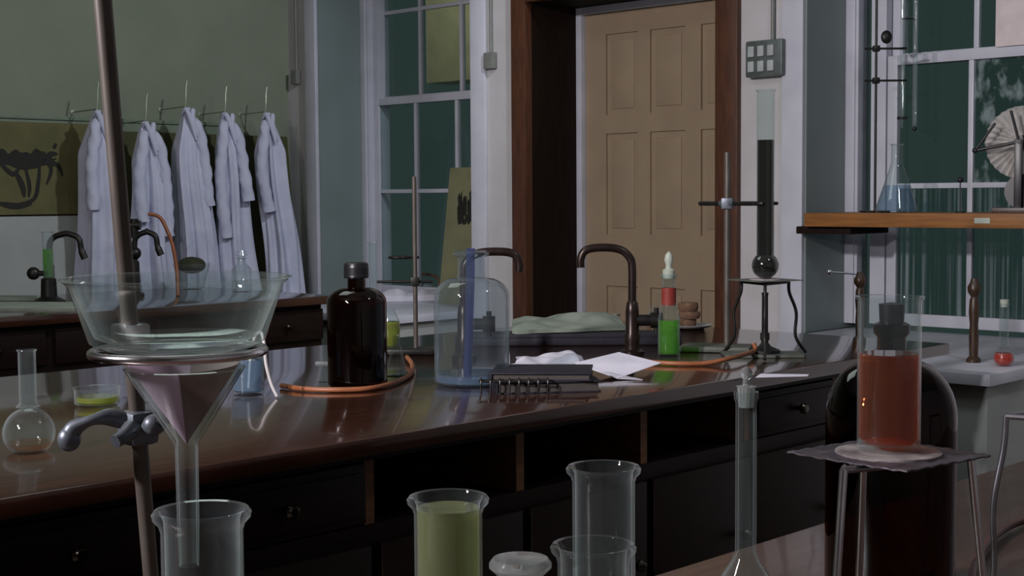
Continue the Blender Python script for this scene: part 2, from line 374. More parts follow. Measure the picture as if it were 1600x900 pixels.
def sash(parent, name, x0, x1, y, z0, z1, cols, rows, st=.045, mt=.022, rail=.05):
    f = MB(); t = .035
    f.box(x0, x0 + st, y, y + t, z0, z1, .003).box(x1 - st, x1, y, y + t, z0, z1, .003)
    f.box(x0 + st, x1 - st, y + .001, y + t - .001, z0, z0 + rail, .003).box(x0 + st, x1 - st, y + .001, y + t - .001, z1 - rail * .8, z1, .003)
    for xx in cols: f.box(xx - mt / 2, xx + mt / 2, y + .004, y + t - .004, z0 + rail, z1 - rail * .8, .003)
    for zz in rows: f.box(x0 + st, x1 - st, y + .006, y + t - .006, zz - mt / 2, zz + mt / 2, .003)
    return build(name, f, WHITEP, parent)
def window(n, a, b, sx0, sx1, cols, low, up, zm, zsill, lower_mats, upper_mats):
    wn = struct('window_%d' % n)
    fr = MB()
    fr.box(a + .006, a + .05, YS - .02, YS + .10, zsill, 3.05, .004)
    fr.box(b - .05, b - .006, YS - .02, YS + .10, zsill, 3.05, .004)
    fr.box(a + .05, a + .062, YS - .01, YS + .03, zsill, 3.05).box(b - .062, b - .05, YS - .01, YS + .03, zsill, 3.05)
    fr.box(a + .1, sx0 - .004, YS + .03, YS + .12, zsill, 3.05)
    fr.box(sx1 + .004, b - .05, YS + .03, YS + .12, zsill, 3.05)
    build('box_frame', fr, WHITEP, wn)
    sash(wn, 'lower_sash', sx0, sx1, YS + .035, zsill, zm + .02, cols, low)
    sash(wn, 'upper_sash', sx0, sx1, YS + .075, zm - .02, 3.04, [c + .0 for c in cols], up)
    xs = [sx0 + .045] + cols + [sx1 - .045]
    zs = [zsill + .05] + low + [zm - .02]
    k = 0
    for i in range(len(xs) - 1):
        for j in range(len(zs) - 1):
            build('pane', MB().box(xs[i], xs[i + 1], YS + .050, YS + .054, zs[j], zs[j + 1]), lower_mats(i, j), wn, smooth=False)
    zs = [zm + .02] + up + [3.0]
    for i in range(len(xs) - 1):
        for j in range(len(zs) - 1):
            build('pane', MB().box(xs[i], xs[i + 1], YS + .090, YS + .094, zs[j], zs[j + 1]), upper_mats(i, j), wn, smooth=False)
    return wn
gx = lambda px, y=YS + .05: on_y(px, 300, y).x
window(1, W1a, W1b, gx(588), gx(588) + .99, [gx(652), gx(716)], [1.385], [2.40, 2.75], 1.895, .80, lambda i, j: PANE, lambda i, j: PANE)
window(2, W2a, W2b, gx(1388), gx(1388) + .98, [gx(1517), gx(1517) + .33], [1.38], [2.30, 2.68], 1.90, .80,
       lambda i, j: PANER if j == 0 else (PANEF if i > 0 else PANE), lambda i, j: PANE)

# door and its frame
dr = struct('door_1')
fo = MB()
fo.box(Da, Da + .095, YW - .03, YW + .02, 0, DT, .005).box(Db - .115, Db, YW - .03, YW + .02, 0, DT, .005).box(Da + .095, Db - .115, YW - .03, YW + .02, DT - .085, DT, .005)
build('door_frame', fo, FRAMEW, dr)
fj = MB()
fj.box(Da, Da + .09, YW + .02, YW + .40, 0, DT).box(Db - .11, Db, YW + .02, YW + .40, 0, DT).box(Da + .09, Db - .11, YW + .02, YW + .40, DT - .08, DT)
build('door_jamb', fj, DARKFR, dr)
YD = YW + .375
fw = MB().box(Da + .09, Da + .125, YW + .345, YW + .42, 0, DT - .08, .003).box(Db - .145, Db - .11, YW + .345, YW + .42, 0, DT - .08, .003).box(Da + .125, Db - .145, YW + .345, YW + .42, DT - .115, DT - .08, .003)
build('door_stop', fw, WHITEP, dr)
# leaf: stiles and rails around recessed panels
lx0, lx1, lz1 = Da + .128, Db - .147, DT - .118
leaf = MB(); t = .04
px_ = [(-4.60, -4.40), (-4.325, -4.115), (-4.025, -3.80)]
pz_ = [(.16, .905), (1.16, 1.655), (1.745, 2.14)]
leaf.box(lx0, px_[0][0], YD, YD + t, 0, lz1).box(px_[2][1], lx1, YD, YD + t, 0, lz1)
leaf.box(px_[0][1], px_[1][0], YD, YD + t, 0, lz1).box(px_[1][1], px_[2][0], YD, YD + t, 0, lz1)
for a, b in px_:
    zz = 0
    for c, d in pz_: leaf.box(a, b, YD + .0005, YD + t, zz, c); zz = d
    leaf.box(a, b, YD + .0005, YD + t, zz, lz1)
build('door_leaf', leaf, DOORP, dr, smooth=False)
for a, b in px_:
    for c, d in pz_:
        build('door_panel', MB().box(a, b, YD + .013, YD + .03, c, d).box(a + .03, b - .03, YD + .007, YD + .02, c + .03, d - .03, .005), DOORP, dr)

# added slab standing in for the room's olive reflection in the upper pane
struct('pane_reflection_slab', MB().box(on_y(666, 100, 9).x, on_y(666, 100, 9).x + 1.6, 9.0, 9.3, on_y(690, 128, 9).z, 5), REFL)

# ------------------------------------------------------------------ wall fittings
def conduit(px, y_end, wbox, label, cat='electrical conduit'):
    p = on_y(px, y_end, YW); sc = scale_at(p)
    t = thing('electrical_conduit', label, cat, (p.x, YW, p.z), 0, 'conduit drops with small boxes')
    build('pipe', MB().tube([(0, -.012, .02), (0, -.012, ZC - p.z)], .008), CONDUIT, t)
    build('pull_box', MB().box(-wbox / 2, wbox / 2, -.035, 0, -.05, .03, .005), CONDUIT, t)
conduit(466, 118, .05, 'thin painted cable drop with small end box left of the first window')
conduit(770, 92, .065, 'thin painted cable drop with small end box between window and doorway')
p = on_y(1204, 92, YW)
t = thing('switch_box', 'grey metal wall box with six light switches on the white pillar', 'switch box', (p.x, YW, p.z))
build('housing', MB().box(-.092, .088, -.05, 0, -.075, .075, .008), SWITCH, t)
build('pipe', MB().tube([(0.02, -.014, .07), (0.02, -.014, ZC - p.z)], .009), CONDUIT, t)
for i in range(3):
    for j in range(2):
        build('rocker', MB().box(-.075 + i * .048, -.045 + i * .048, -.060, -.048, -.055 + j * .062, -.010 + j * .062, .004), ROCKER, t)

# ------------------------------------------------------------------ coat wall
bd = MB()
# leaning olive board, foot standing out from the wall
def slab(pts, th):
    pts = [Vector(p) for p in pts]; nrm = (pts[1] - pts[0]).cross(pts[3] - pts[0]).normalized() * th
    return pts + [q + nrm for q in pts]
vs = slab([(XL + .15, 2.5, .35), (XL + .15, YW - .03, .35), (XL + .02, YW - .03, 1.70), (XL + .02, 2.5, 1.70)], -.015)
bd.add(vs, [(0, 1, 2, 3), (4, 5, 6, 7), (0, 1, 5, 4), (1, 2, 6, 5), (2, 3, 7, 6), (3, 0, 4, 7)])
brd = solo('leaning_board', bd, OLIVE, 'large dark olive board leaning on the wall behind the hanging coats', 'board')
def board_pt(px, py, off=.0):
    n = Vector((1.35, 0, .13)).normalized(); p0 = Vector((XL + .15, 0, .35)) + n * off; d = ray(px, py)
    return CAM + d * ((p0 - CAM).dot(n) / d.dot(n))
def quad_panel(x0, y0, x1, y1, off=.018, th=.004):
    c = [board_pt(x0, y1, off), board_pt(x1, y1, off), board_pt(x1, y0, off), board_pt(x0, y0, off)]
    ya, yb = c[0].y, (c[1].y + c[2].y) / 2; za, zb = (c[0].z + c[1].z) / 2, (c[2].z + c[3].z) / 2
    xa, xb = (c[0].x + c[1].x) / 2, (c[2].x + c[3].x) / 2
    q = slab([(xa, ya, za), (xa, yb, za), (xb, yb, zb), (xb, ya, zb)], th)
    return MB().add(q, [(0, 1, 2, 3), (4, 5, 6, 7), (0, 1, 5, 4), (1, 2, 6, 5), (2, 3, 7, 6), (3, 0, 4, 7)])
po = thing('poster', 'olive poster with a dark leafy plant drawing, left of the coats', 'poster')
build('sheet', quad_panel(-30, 192, 175, 335), OLIVE2, po)
pr = MB()
def stroke(pts, wd):
    P = [board_pt(a, b, .0245) for a, b in pts]
    P = smooth_path(P, 5); n = len(P); wds = [wd * scale_at(P[0]) * (.35 + .65 * sin(pi * min(1, (i + 1) / n))) for i in range(n)]
    L = []; 
    for i, q in enumerate(P):
        tdir = (P[min(i + 1, n - 1)] - P[max(i - 1, 0)]).normalized(); s_ = tdir.cross(Vector((1, 0, .11))).normalized() * wds[i]
        L += [q - s_, q + s_]
    pr.add(L, [(2 * i, 2 * i + 1, 2 * i + 3, 2 * i + 2) for i in range(n - 1)])
for i in range(16):
    x = -10 + i * 5.5; stroke([(x, 258), (x + random.uniform(2, 12), 250 + random.uniform(-14, 2)), (x + random.uniform(8, 22), 246 + random.uniform(-6, 14))], random.uniform(3, 7))
for s_ in ([(5, 250), (40, 262), (88, 248)], [(62, 252), (60, 285), (52, 312), (20, 320)], [(70, 250), (80, 265), (73, 288)], [(25, 270), (35, 290), (38, 308)], [(40, 262), (46, 290), (45, 308)],
           [(0, 242), (35, 244), (60, 240)], [(52, 262), (72, 254), (90, 258), (98, 275)], [(0, 318), (25, 322), (50, 318)], [(84, 232), (88, 224)], [(0, 255), (20, 272), (30, 262)]):
    stroke(s_, random.uniform(3, 5.5))
build('plant_print', pr, INK, po, smooth=False)
solo('pinned_sheet', quad_panel(-40, 338, 150, 462, .016), PALEBOARD, 'plain pale grey sheet on the board directly below the plant poster', 'sheet')

def coat(px, ytop, seed, label, wid=1.0, sleeve=1, swing=0.0):
    rnd = random.Random(seed)
    p = on_x(px, ytop, XL + .24)
    t = thing('lab_coat', label, 'lab coat', (XL + .24, p.y, p.z), 0, 'white lab coats hanging on the wall pegs')
    L = p.z - .80; N, K = 60, 110
    folds = [(n, rnd.uniform(0, 6.28), am * rnd.uniform(.7, 1.3), rnd.uniform(-2, 2)) for n, am in ((2, .14), (3, .18), (5, .20), (8, .14), (13, .07))]
    vs = []; fs = []
    for i in range(N + 1):
        u = i / N
        a = (.016 + .048 * min(1, (u / .22)) ** .8 + .034 * u) * wid; b = (.018 + .030 * min(1, (u / .2)) ** .8 + .024 * u)
        cy = swing * u + .006 * sin(u * 9 + seed)
        for k in range(K):
            ph = 2 * pi * k / K
            g = 1 + min(1, u * 4 + .2) * sum(am * sin(n * ph + q + w_ * u) for n, q, am, w_ in folds)
            vs.append((b * cos(ph) * g, cy + a * sin(ph) * g, -L * u))
    for i in range(N):
        for k in range(K): fs.append((i * K + k, i * K + (k + 1) % K, (i + 1) * K + (k + 1) % K, (i + 1) * K + k))
    fs.append(tuple(range(K)))
    build('coat_body', MB().add(vs, fs), CLOTHW, t)
    for sgn, on in ((1, sleeve & 1), (-1, sleeve & 2)):
        if not on: continue
        ln = rnd.uniform(.34, .55)
        P = smooth_path([(.02, sgn * .02, -.05), (.045, sgn * .045 * wid, -.12), (.05, sgn * .072 * wid, -.12 - ln * .45), (.045 + .02 * rnd.random(), sgn * .070 * wid + swing * .4, -.12 - ln)], 8)
        R = [.013 + .014 * min(1, i / 6) + .006 * i / len(P) + .0015 * sin(i * 1.1 + seed) for i in range(len(P))]
        mb = MB().tube(P, R, 20)
        mb.v = [(x, y * 1.0 + .004 * sin(z * 70 + x * 90), z) for x, y, z in mb.v]
        build('sleeve', mb, CLOTHW, t)
    mb = MB(); mb.tube(smooth_path([(.010, -.03, -.035), (.035, -.02, -.015), (.05, .0, -.08), (.062, .02, -.17)], 6), [.005 + .009 * sin(pi * i / 18) for i in range(19)], 10)
    mb.tube(smooth_path([(.010, .03, -.035), (.035, .02, -.015), (.05, .008, -.07), (.062, .03, -.15)], 6), [.005 + .009 * sin(pi * i / 18) for i in range(19)], 10)
    build('collar', mb, CLOTHW, t)
    return p
C = [(152, 172, 3, 'white lab coat hanging leftmost, beside the plant poster', .95, 2, .00),
     (228, 190, 5, 'white lab coat hanging lowest, second from the plant poster', 1.05, 3, .03),
     (290, 168, 8, 'white lab coat hanging in the middle of the row of five', 1.05, 1, .06),
     (352, 176, 11, 'crumpled white lab coat hanging second from the corner', 1.0, 3, .06),
     (415, 176, 14, 'white lab coat hanging nearest the room corner and window', .95, 2, .11)]
HL = ['leftmost', 'second from left', 'middle', 'second from right', 'rightmost']
for (px, yt, sd, lb, wd, sl, sw), hl in zip(C, HL):
    p = coat(px, yt, sd, lb, wd, sl, sw)
    t = thing('coat_hook', 'pale upright wire coat peg on the green wall, %s of five' % hl, 'coat hook', (XL, p.y, p.z), 0, 'coat pegs in a row on the green wall')
    build('wire', MB().tube(smooth_path([(.225, 0, -.02), (.236, 0, .01), (.24, .002, .05), (.235, .008, .10), (.23, .018, .14)], 6), .0045, 8), PEG, t)
    build('wall_arm', MB().tube([(0, 0, 0), (.235, 0, .005)], .003, 8), GREENWALL, t)
    build('wall_plate', MB().lathe([(0, 0), (.014, 0), (.012, .006), (0, .008)], 16, axis=(1, 0, 0)), PEG, t)

# ------------------------------------------------------------------ benches
def knob(mb_loc, parent):
    build('drawer_knob', MB().lathe([(0, 0), (.006, 0), (.006, .012), (.013, .018), (.015, .026), (.010, .033), (0, .035)], 20, at=mb_loc, axis=(1, 0, 0)), BRASS, parent)
# middle bench: worktop runs along y, front face towards +x
BX0, BX1, BY0, BY1 = -3.43, -2.015, -0.6, 3.985
bench = thing('laboratory_bench', 'long dark mahogany bench with open drawer bays crossing the middle of the room', 'bench')
build('worktop', MB().box(BX0, BX1, BY0, BY1, .866, .9, .006), MAHOG, bench)
fx = BX1 - .06
body = MB()
body.box(BX0 + .05, fx - .40, BY0 + .06, BY1 - .06, .1, .866)
body.box(fx - .40, fx, BY0 + .06, BY1 - .06, .1, .70)                    # cupboards under the drawer row
body.box(fx - .40, fx, BY0 + .06, BY1 - .06, .700, .722).box(fx - .40, fx, BY0 + .06, BY1 - .06, .845, .866)
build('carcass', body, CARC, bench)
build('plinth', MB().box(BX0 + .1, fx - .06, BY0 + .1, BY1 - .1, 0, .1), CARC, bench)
ys = [1.77 + .418 * k for k in range(-5, 6)]
for y in ys:
    if y < BY1 - .05: build('divider', MB().box(fx - .395, fx - .003, y - .012, y + .012, .722, .845), RAW, bench)
OPEN = (5, 6, 7)
for k in range(len(ys) - 1):
    if k in OPEN: continue
    y0, y1 = ys[k] + .014, min(ys[k + 1], BY1 - .075) - .014
    if y1 - y0 < .1: continue
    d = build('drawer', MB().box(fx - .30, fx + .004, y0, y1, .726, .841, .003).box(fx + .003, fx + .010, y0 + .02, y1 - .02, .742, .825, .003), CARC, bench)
    knob((fx + .008, (y0 + y1) / 2, .785), d)
for k in range(len(ys) - 1):
    y0, y1 = ys[k] + .014, min(ys[k + 1], BY1 - .075) - .014
    if y1 - y0 < .1: continue
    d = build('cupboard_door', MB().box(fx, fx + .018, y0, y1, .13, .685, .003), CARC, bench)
    knob((fx + .017, y1 - .05, .50), d)
# near bench
nb = thing('laboratory_bench', 'near mahogany bench in the lower right, carrying the jars and tripod', 'bench')
build('worktop', MB().box(-1.03, .35, -.6, 2.7, .866, .9, .006), MAHOG2, nb)
build('carcass', MB().box(-.97, .29, -.52, 2.62, .1, .866), CARC, nb)
build('plinth', MB().box(-.90, .22, -.45, 2.55, 0, .1), CARC, nb)
# wall-side bench below the coats
fb = thing('laboratory_bench', 'far dark bench standing in front of the hanging coats', 'bench')
FX0, FX1, FY1 = -6.30, -5.17, 4.22
build('worktop', MB().box(FX0, FX1, -1.5, FY1, .862, .9, .006), MAHOG, fb)
build('carcass', MB().box(FX0 + .05, FX1 - .05, -1.42, FY1 - .05, .1, .862), CARC, fb)
for k in range(9):
    y0 = 0.05 + k * .46
    d = build('drawer', MB().box(FX1 - .06, FX1 - .035, y0 + .02, y0 + .44, .70, .84, .003), CARC, fb); knob((FX1 - .036, y0 + .23, .77), d)
build('plinth', MB().box(FX0 + .1, FX1 - .1, -1.4, FY1 - .1, 0, .1), CARC, fb)
# window counters
def counter(label, x0, x1, y0):
    t = thing('window_counter', label, 'counter')
    build('counter_top', MB().box(x0, x1, y0, YS + .03, .742, .78, .005), WHITEP, t)
    build('front_panel', MB().box(x0 + .03, x1 - .03, y0 + .05, YW - .001, 0, .742, .004), PALEBOARD, t)
counter('white counter below the first window, behind the far bench', -6.36, -5.16, 4.50)
counter('white counter below the right window, beyond the middle bench', -3.2, -2.015, 4.25)

# ------------------------------------------------------------------ glassware helpers
def lip_jar(R, H, wall=.0028, lip=.0055):
    o = [(0, 0), (R * .92, 0), (R, .006), (R, H - lip * 2.6), (R + lip * .35, H - lip * 1.7), (R + lip, H - lip * 1.0), (R + lip * 1.05, H - lip * .45), (R + lip * .7, H)]
    i = [(R + lip * .1, H - lip * .1), (R - wall * .8, H - lip * 1.2), (R - wall, H - lip * 3), (R - wall, .012), (R * .8, .008), (0, .008)]
    return o + i
def liquid(r, z0, z1):
    return [(0, z0), (r * .85, z0), (r, z0 + .004), (r, z1 - .001), (r - .0008, z1), (0, z1 - .0002)]
def jar(p, R, H, label, liq=None, lh=0, name='gas_jar', group=None, mat=None):
    t = thing(name, label, 'glass jar', p, 0, group)
    build('vessel', MB().lathe(lip_jar(R, H), 64), mat or G, t)
    if liq: build('liquid', MB().lathe(liquid(R - .0025, .0085, lh), 48), liq, t)
    return t

# ------------------------------------------------------------------ things on the middle bench
B = lambda px, py: on_z(px, py, .9)
# amber winchester
p = B(559, 604); s = scale_at(p); R = 46.5 * s
def winchester(R, H, neck, shoulder):
    hz = H * .80
    o = [(0, .0), (R * .9, 0), (R, .008), (R, hz - shoulder)]
    for i in range(1, 9):
        a = i / 8 * pi / 2; o.append((neck + (R - neck) * cos(a) , hz - shoulder + shoulder * sin(a)))
    o += [(neck, hz + .012), (neck * .98, H * .905), (neck * 1.22, H * .91), (neck * 1.22, H * .925), (neck, H * .93), (neck, H * .955)]
    return o
def solid_wall(o, wl):
    i = [(max(r - wl, .003), z if k < len(o) - 3 else z) for k, (r, z) in enumerate(o)][::-1]
    i = [(r, max(z, .006)) for r, z in i if r > .0031]
    return o + i + [(0, .006)]
H = z_at(p, 410) - .9
t = thing('reagent_bottle', 'dark amber glass bottle with black screw cap on the middle bench', 'bottle', (p.x, p.y, .9))
build('bottle_body', MB().lathe(solid_wall(winchester(R, H, R * .30, R * .5), .003), 64), AMBER, t)
build('contents', MB().lathe([(0, .007), (R - .005, .007), (R - .004, .012), (R - .004, H * .66), (0, H * .66)], 48), LBRN, t)
cap = [(0, 0), (R * .40, 0), (R * .42, .004)] + [(R * (.42 - .012 * (i % 2)), .004 + .0025 * i) for i in range(10)] + [(R * .40, H * .115), (R * .34, H * .125), (0, H * .125)]
build('screw_cap', MB().lathe(cap, 40, at=(0, 0, H * .875)), BLACK, t)
# clear aspirator bottle with blue glass tube
p = B(738, 601); s = scale_at(p); R = 59 * s; H = z_at(p, 392) - .9
t = thing('reagent_bottle', 'big clear glass bottle with open neck and blue tube inside, centre of bench', 'bottle', (p.x, p.y, .9))
Ro = [(0, 0), (R * .9, 0), (R, .01), (R * .995, H * .66)]
for i in range(1, 9):
    a = i / 8 * pi / 2; Ro.append((R * .38 + R * .615 * cos(a), H * .66 + H * .14 * sin(a)))
Ro += [(R * .36, H * .84), (R * .36, H * .95), (R * .47, H * .97), (R * .47, H * .99), (R * .38, H)]
build('bottle_body', MB().lathe(solid_wall(Ro, .004), 64), GBLUE, t)
build('dip_tube', MB().tube([(-.012, -.005, .012), (-.004, 0, H * .75), (-.002, 0, H * 1.02)], .0105, 14), BLUEG, t)
build('liquid', MB().lathe(liquid(R - .0042, .0068, .028), 48), LBLUE, t)
# round volumetric flask far left
p = B(46, 707); s = scale_at(p); R = 40 * s
t = thing('volumetric_flask', 'round clear flask with tinted liquid at the left end of the middle bench', 'flask', (p.x, p.y, .9))
def roundflask(R, nr, H, flat=.35):
    o = [(0, 0), (R * .62, 0)]
    for i in range(1, 15):
        a = -0.90 + i / 14 * (pi / 2 + .90 - .26); o.append((R * cos(a), R * .78 + R * sin(a)))
    o += [(nr * 1.4, R * 1.80), (nr, R * 1.95), (nr, H - .004), (nr * 1.15, H - .002), (nr * 1.1, H)]
    return o
Hf = z_at(p, 546) - .9
build('vessel', MB().lathe(solid_wall(roundflask(R, 13.5 * s, Hf), .0016), 56), G, t)
build('liquid', MB().lathe([(0, .0062), (R * .58, .0065), (R * .80, R * .27), (R * .92, R * .42), (0, R * .42)], 40), LPINK, t)
# glass dish with yellow liquid and small glass tubes
p = B(152, 634); s = scale_at(p)
t = thing('glass_dish', 'small glass dish of yellow liquid behind the grey clamp', 'dish', (p.x, p.y, .9))
R = 36 * s
build('vessel', MB().lathe(solid_wall([(0, 0), (R * .8, 0), (R * .96, .006), (R, 28 * s), (R * 1.05, 29 * s)], .002), 40), G, t)
build('liquid', MB().lathe(liquid(R * .88, .0065, 15 * s), 32), LLIME, t)
p2 = B(176, 632)
t = thing('stoppered_bottle', 'small clear glass bottle with side tube beside the yellow dish', 'bottle', (p2.x + .03, p2.y + .06, .9))
build('vessel', MB().lathe(solid_wall([(0, 0), (.018, 0), (.019, .005), (.019, .03), (.010, .042), (.009, .06), (.012, .063)], .0015), 30), G, t)
build('side_tube', MB().tube(smooth_path([(.018, 0, .026), (.04, .01, .03), (.055, .012, .045)], 5), .004, 10), G, t)
# blue beaker under the bowl rim + white curved tube
p = B(388, 617); s = scale_at(p); R = 25 * s; H = z_at(p, 528) - .9
t = thing('beaker', 'clear beaker with pale blue liquid standing just right of the funnel', 'beaker', (p.x, p.y, .9))
build('vessel', MB().lathe(lip_jar(R, H, .0018, .003), 48), G, t)
build('liquid', MB().lathe(liquid(R - .0015, .0085, H * .62), 40), LBLUE, t)
pp = [B(433, 621), ]
q0 = B(433, 622); d0 = (q0 - CAM).dot(F0)
pts = [q0 + Vector((0, 0, .004))] + [at_d(a, b, d0 + k) for a, b, k in ((424, 600, .0), (416, 570, .0), (413, 540, .0), (408, 520, .01), (398, 528, .02), (392, 560, .03), (389, 606, .035))]
solo('siphon_tube', MB().tube(smooth_path(pts, 6), .004, 10), WHITET, 'thin white bent tube hooked out of the blue beaker', 'tube')
# small clear glass tap piece beside the amber bottle (left)
p = B(498, 600)
t = thing('stopcock', 'small clear glass stopcock just left of the amber bottle', 'stopcock', (p.x - .02, p.y + .03, .9), .6)
build('glass_body', MB().lathe([(0, 0), (.012, 0), (.006, .01), (.005, .035), (.009, .045), (.005, .052), (.004, .075), (0, .075)], 24), G, t)
build('key', MB().tube([(-.018, 0, .045), (.014, 0, .045)], .005, 10), GF, t)
# orange rubber tube round the amber bottle
pts = [B(440, 607), B(470, 612), B(520, 614), B(575, 612), B(612, 604), B(640, 590), B(644, 574), B(636, 562)]
solo('rubber_tubing', MB().tube(smooth_path([Vector((q.x, q.y, .907)) for q in pts], 8), .0062, 10), RUBBER, 'orange-brown rubber tube curving round the foot of the amber bottle', 'rubber tube')
# thin retort stand behind
def stand(p, h, rod_r, base, label, bw, bd_, rz, rodm=RODM, basem=CASTG, name='retort_stand', bh=.016):
    t = thing(name, label, 'retort stand', (p[0], p[1], p[2]), rz)
    build('base', MB().box(-bw / 2, bw / 2, -bd_ * .35, bd_ * .65, 0, bh, .005), basem, t)
    build('rod', MB().tube([(0, 0, bh * .8), (0, 0, h)], rod_r, 14), rodm, t)
    return t
p = B(650, 552); h = z_at(p, 276) - .9
t = stand(p, h, .0065, None, 'thin brown retort stand with ring between the amber and clear bottles', .10, .16, 2.3, RODM, IRON)
zc = z_at(p, 440) - .9
tq = Matrix.Rotation(-2.3, 3, 'Z')
def loc_dir(v): return tq @ Vector(v)
a = loc_dir(-R0); b = loc_dir(R0)
build('clamp_arm', MB().tube([a * .11 + Vector((0, 0, zc)), b * .05 + Vector((0, 0, zc))], .004, 10).box(-.012, .012, -.012, .012, zc - .012, zc + .012, .002), IRON, t)
zr = z_at(p, 402) - .9
rg = MB().torus((a.x * .045, a.y * .045, zr), .028, .004, 32, 8).tube([a * .018 + Vector((0, 0, zr)), b * .012 + Vector((0, 0, zr))], .004, 8)
build('ring_clamp', rg, IRON, t)
# clear tube/condenser behind amber bottle, standing
p = B(584, 566); s = scale_at(p); H = z_at(p, 378) - .9
t = thing('measuring_cylinder', 'tall narrow clear glass cylinder behind the amber bottle cap', 'measuring cylinder', (p.x, p.y, .9))
build('vessel', MB().lathe(solid_wall([(0, 0), (.028, 0), (.028, .004), (.012, .010), (.0125, H - .004), (.016, H)], .0014), 36), G, t)
# small conical flask and yellow bulb
p = B(620, 588); s = scale_at(p)
t = thing('conical_flask', 'small clear conical flask between the amber bottle and tube loop', 'flask', (p.x, p.y, .9))
H = z_at(p, 524) - .9
build('vessel', MB().lathe(solid_wall([(0, 0), (.026, 0), (.028, .004), (.012, H * .72), (.0085, H * .8), (.0085, H - .002), (.011, H)], .0014), 36), G, t)
p = B(610, 545); s = scale_at(p); H = z_at(p, 482) - .9
t = thing('round_flask', 'small flask of bright yellow-green liquid right behind the amber bottle', 'flask', (p.x, p.y, .9))
build('vessel', MB().lathe(solid_wall([(0, 0), (.018, 0), (.020, .004), (.030, H * .45), (.028, H * .7), (.014, H * .95), (.014, H)], .0014), 36), G, t)
build('liquid', MB().lathe([(0, .0065), (.018, .007), (.0275, H * .45), (.026, H * .68), (0, H * .68)], 32), LLIME, t)
# gooseneck taps
def gooseneck(px, py, ytop, span_px, label, flip=-1, valve=True):
    p = B(px, py); s = scale_at(p); zt = z_at(p, ytop) - .9
    t = thing('gooseneck_tap', label, 'tap', (p.x, p.y, .9))
    D = R0 * flip; sp = span_px * s; r = .0115
    P = [Vector((0, 0, .02)), Vector((0, 0, zt * .5)), Vector((0, 0, zt - .055)), Vector((0, 0, zt - .028)) + D * .007, Vector((0, 0, zt - .008)) + D * .028, Vector((0, 0, zt)) + D * .06, Vector((0, 0, zt)) + D * (sp - .04), Vector((0, 0, zt - .008)) + D * (sp - .012), Vector((0, 0, zt - .03)) + D * sp, Vector((0, 0, zt - .055)) + D * sp]
    build('spout', MB().tube(smooth_path(P, 5), r, 14), BRONZE, t)
    build('riser', MB().lathe([(0, 0), (.034, 0), (.034, .008), (.022, .014), (.020, .03), (.024, .05), (.019, .06), (.019, .12), (.016, .145), (.012, .15), (0, .15)], 28), BRONZE, t)
    if valve:
        v = MB(); e = R0 * .085
        v.tube([(0, 0, .095), (e.x * .6, e.y * .6, .095)], .016, 14).tube([(e.x * .6, e.y * .6, .095), (e.x, e.y, .095)], .022, 14)
        v.tube([(e.x * .8, e.y * .8, .06), (e.x * .8, e.y * .8, .13)], .007, 10)
        build('valve', v, IRON, t)
    return t
gooseneck(988, 553, 387, 80, 'dark gooseneck water tap standing in front of the tan door')
gooseneck(726, 560, 394, 86, 'dark gooseneck tap behind the big clear bottle, spout to the right', 1)
# pale rumpled cloth with dark tray beneath
def cloth(name, corners, nx, ny, amp, th, mat, label, cat, base=.9, seed=1):
    rnd = random.Random(seed); ph = [rnd.uniform(0, 6.28) for _ in range(6)]
    c = [Vector((q.x, q.y, 0)) for q in corners]; vs = []; fs = []
    def hgt(u, v):
        e = min(u, 1 - u, v, 1 - v); k = min(1, e * 6 + .25)
        return k * amp * (.55 + .25 * sin(u * 7 + ph[0] + v * 2) + .2 * sin(v * 9 + ph[1] + u * 3) + .12 * sin(u * 19 + v * 11 + ph[2]))
    for top in (1, 0):
        for j in range(ny + 1):
            for i in range(nx + 1):
                u, v = i / nx, j / ny
                q = (c[0] * (1 - u) + c[1] * u) * (1 - v) + (c[3] * (1 - u) + c[2] * u) * v
                wob = .012 * sin(u * 13 + ph[3]) * (1 if j in (0, ny) else 0)
                vs.append((q.x + wob, q.y + wob, base + .001 + (max(hgt(u, v), 0) + th if top else 0)))
    n = (nx + 1) * (ny + 1)
    for j in range(ny):
        for i in range(nx):
            a = j * (nx + 1) + i; fs.append((a, a + 1, a + nx + 2, a + nx + 1)); fs.append((n + a, n + a + nx + 1, n + a + nx + 2, n + a + 1))
    bd_ = [i for i in range(nx)]
    for i in range(nx):
        fs.append((i, n + i, n + i + 1, i + 1)); a = ny * (nx + 1) + i; fs.append((a, a + 1, n + a + 1, n + a))
    for j in range(ny):
        a = j * (nx + 1); fs.append((a, a + nx + 1, n + a + nx + 1, n + a)); a += nx; fs.append((a, n + a, n + a + nx + 1, a + nx + 1))
    return solo(name, MB().add(vs, fs), mat, label, cat)
p0 = B(870, 538)
solo('wooden_tray', MB().box(-.34, .34, -.13, .12, 0, .022, .004).box(-.34, .34, -.13, -.115, .02, .034, .003), DARKBOOK, 'flat dark tray lying under the pale cloth behind the books', 'tray', (p0.x - .04, p0.y + .09, .9), TH)
cloth('folded_cloth', [B(800, 535), B(978, 528), B(962, 505), B(800, 515)], 36, 16, .03, .006, NEWS, 'pale green-grey rumpled cloth spread across the back of the bench', 'cloth', .924, 4)
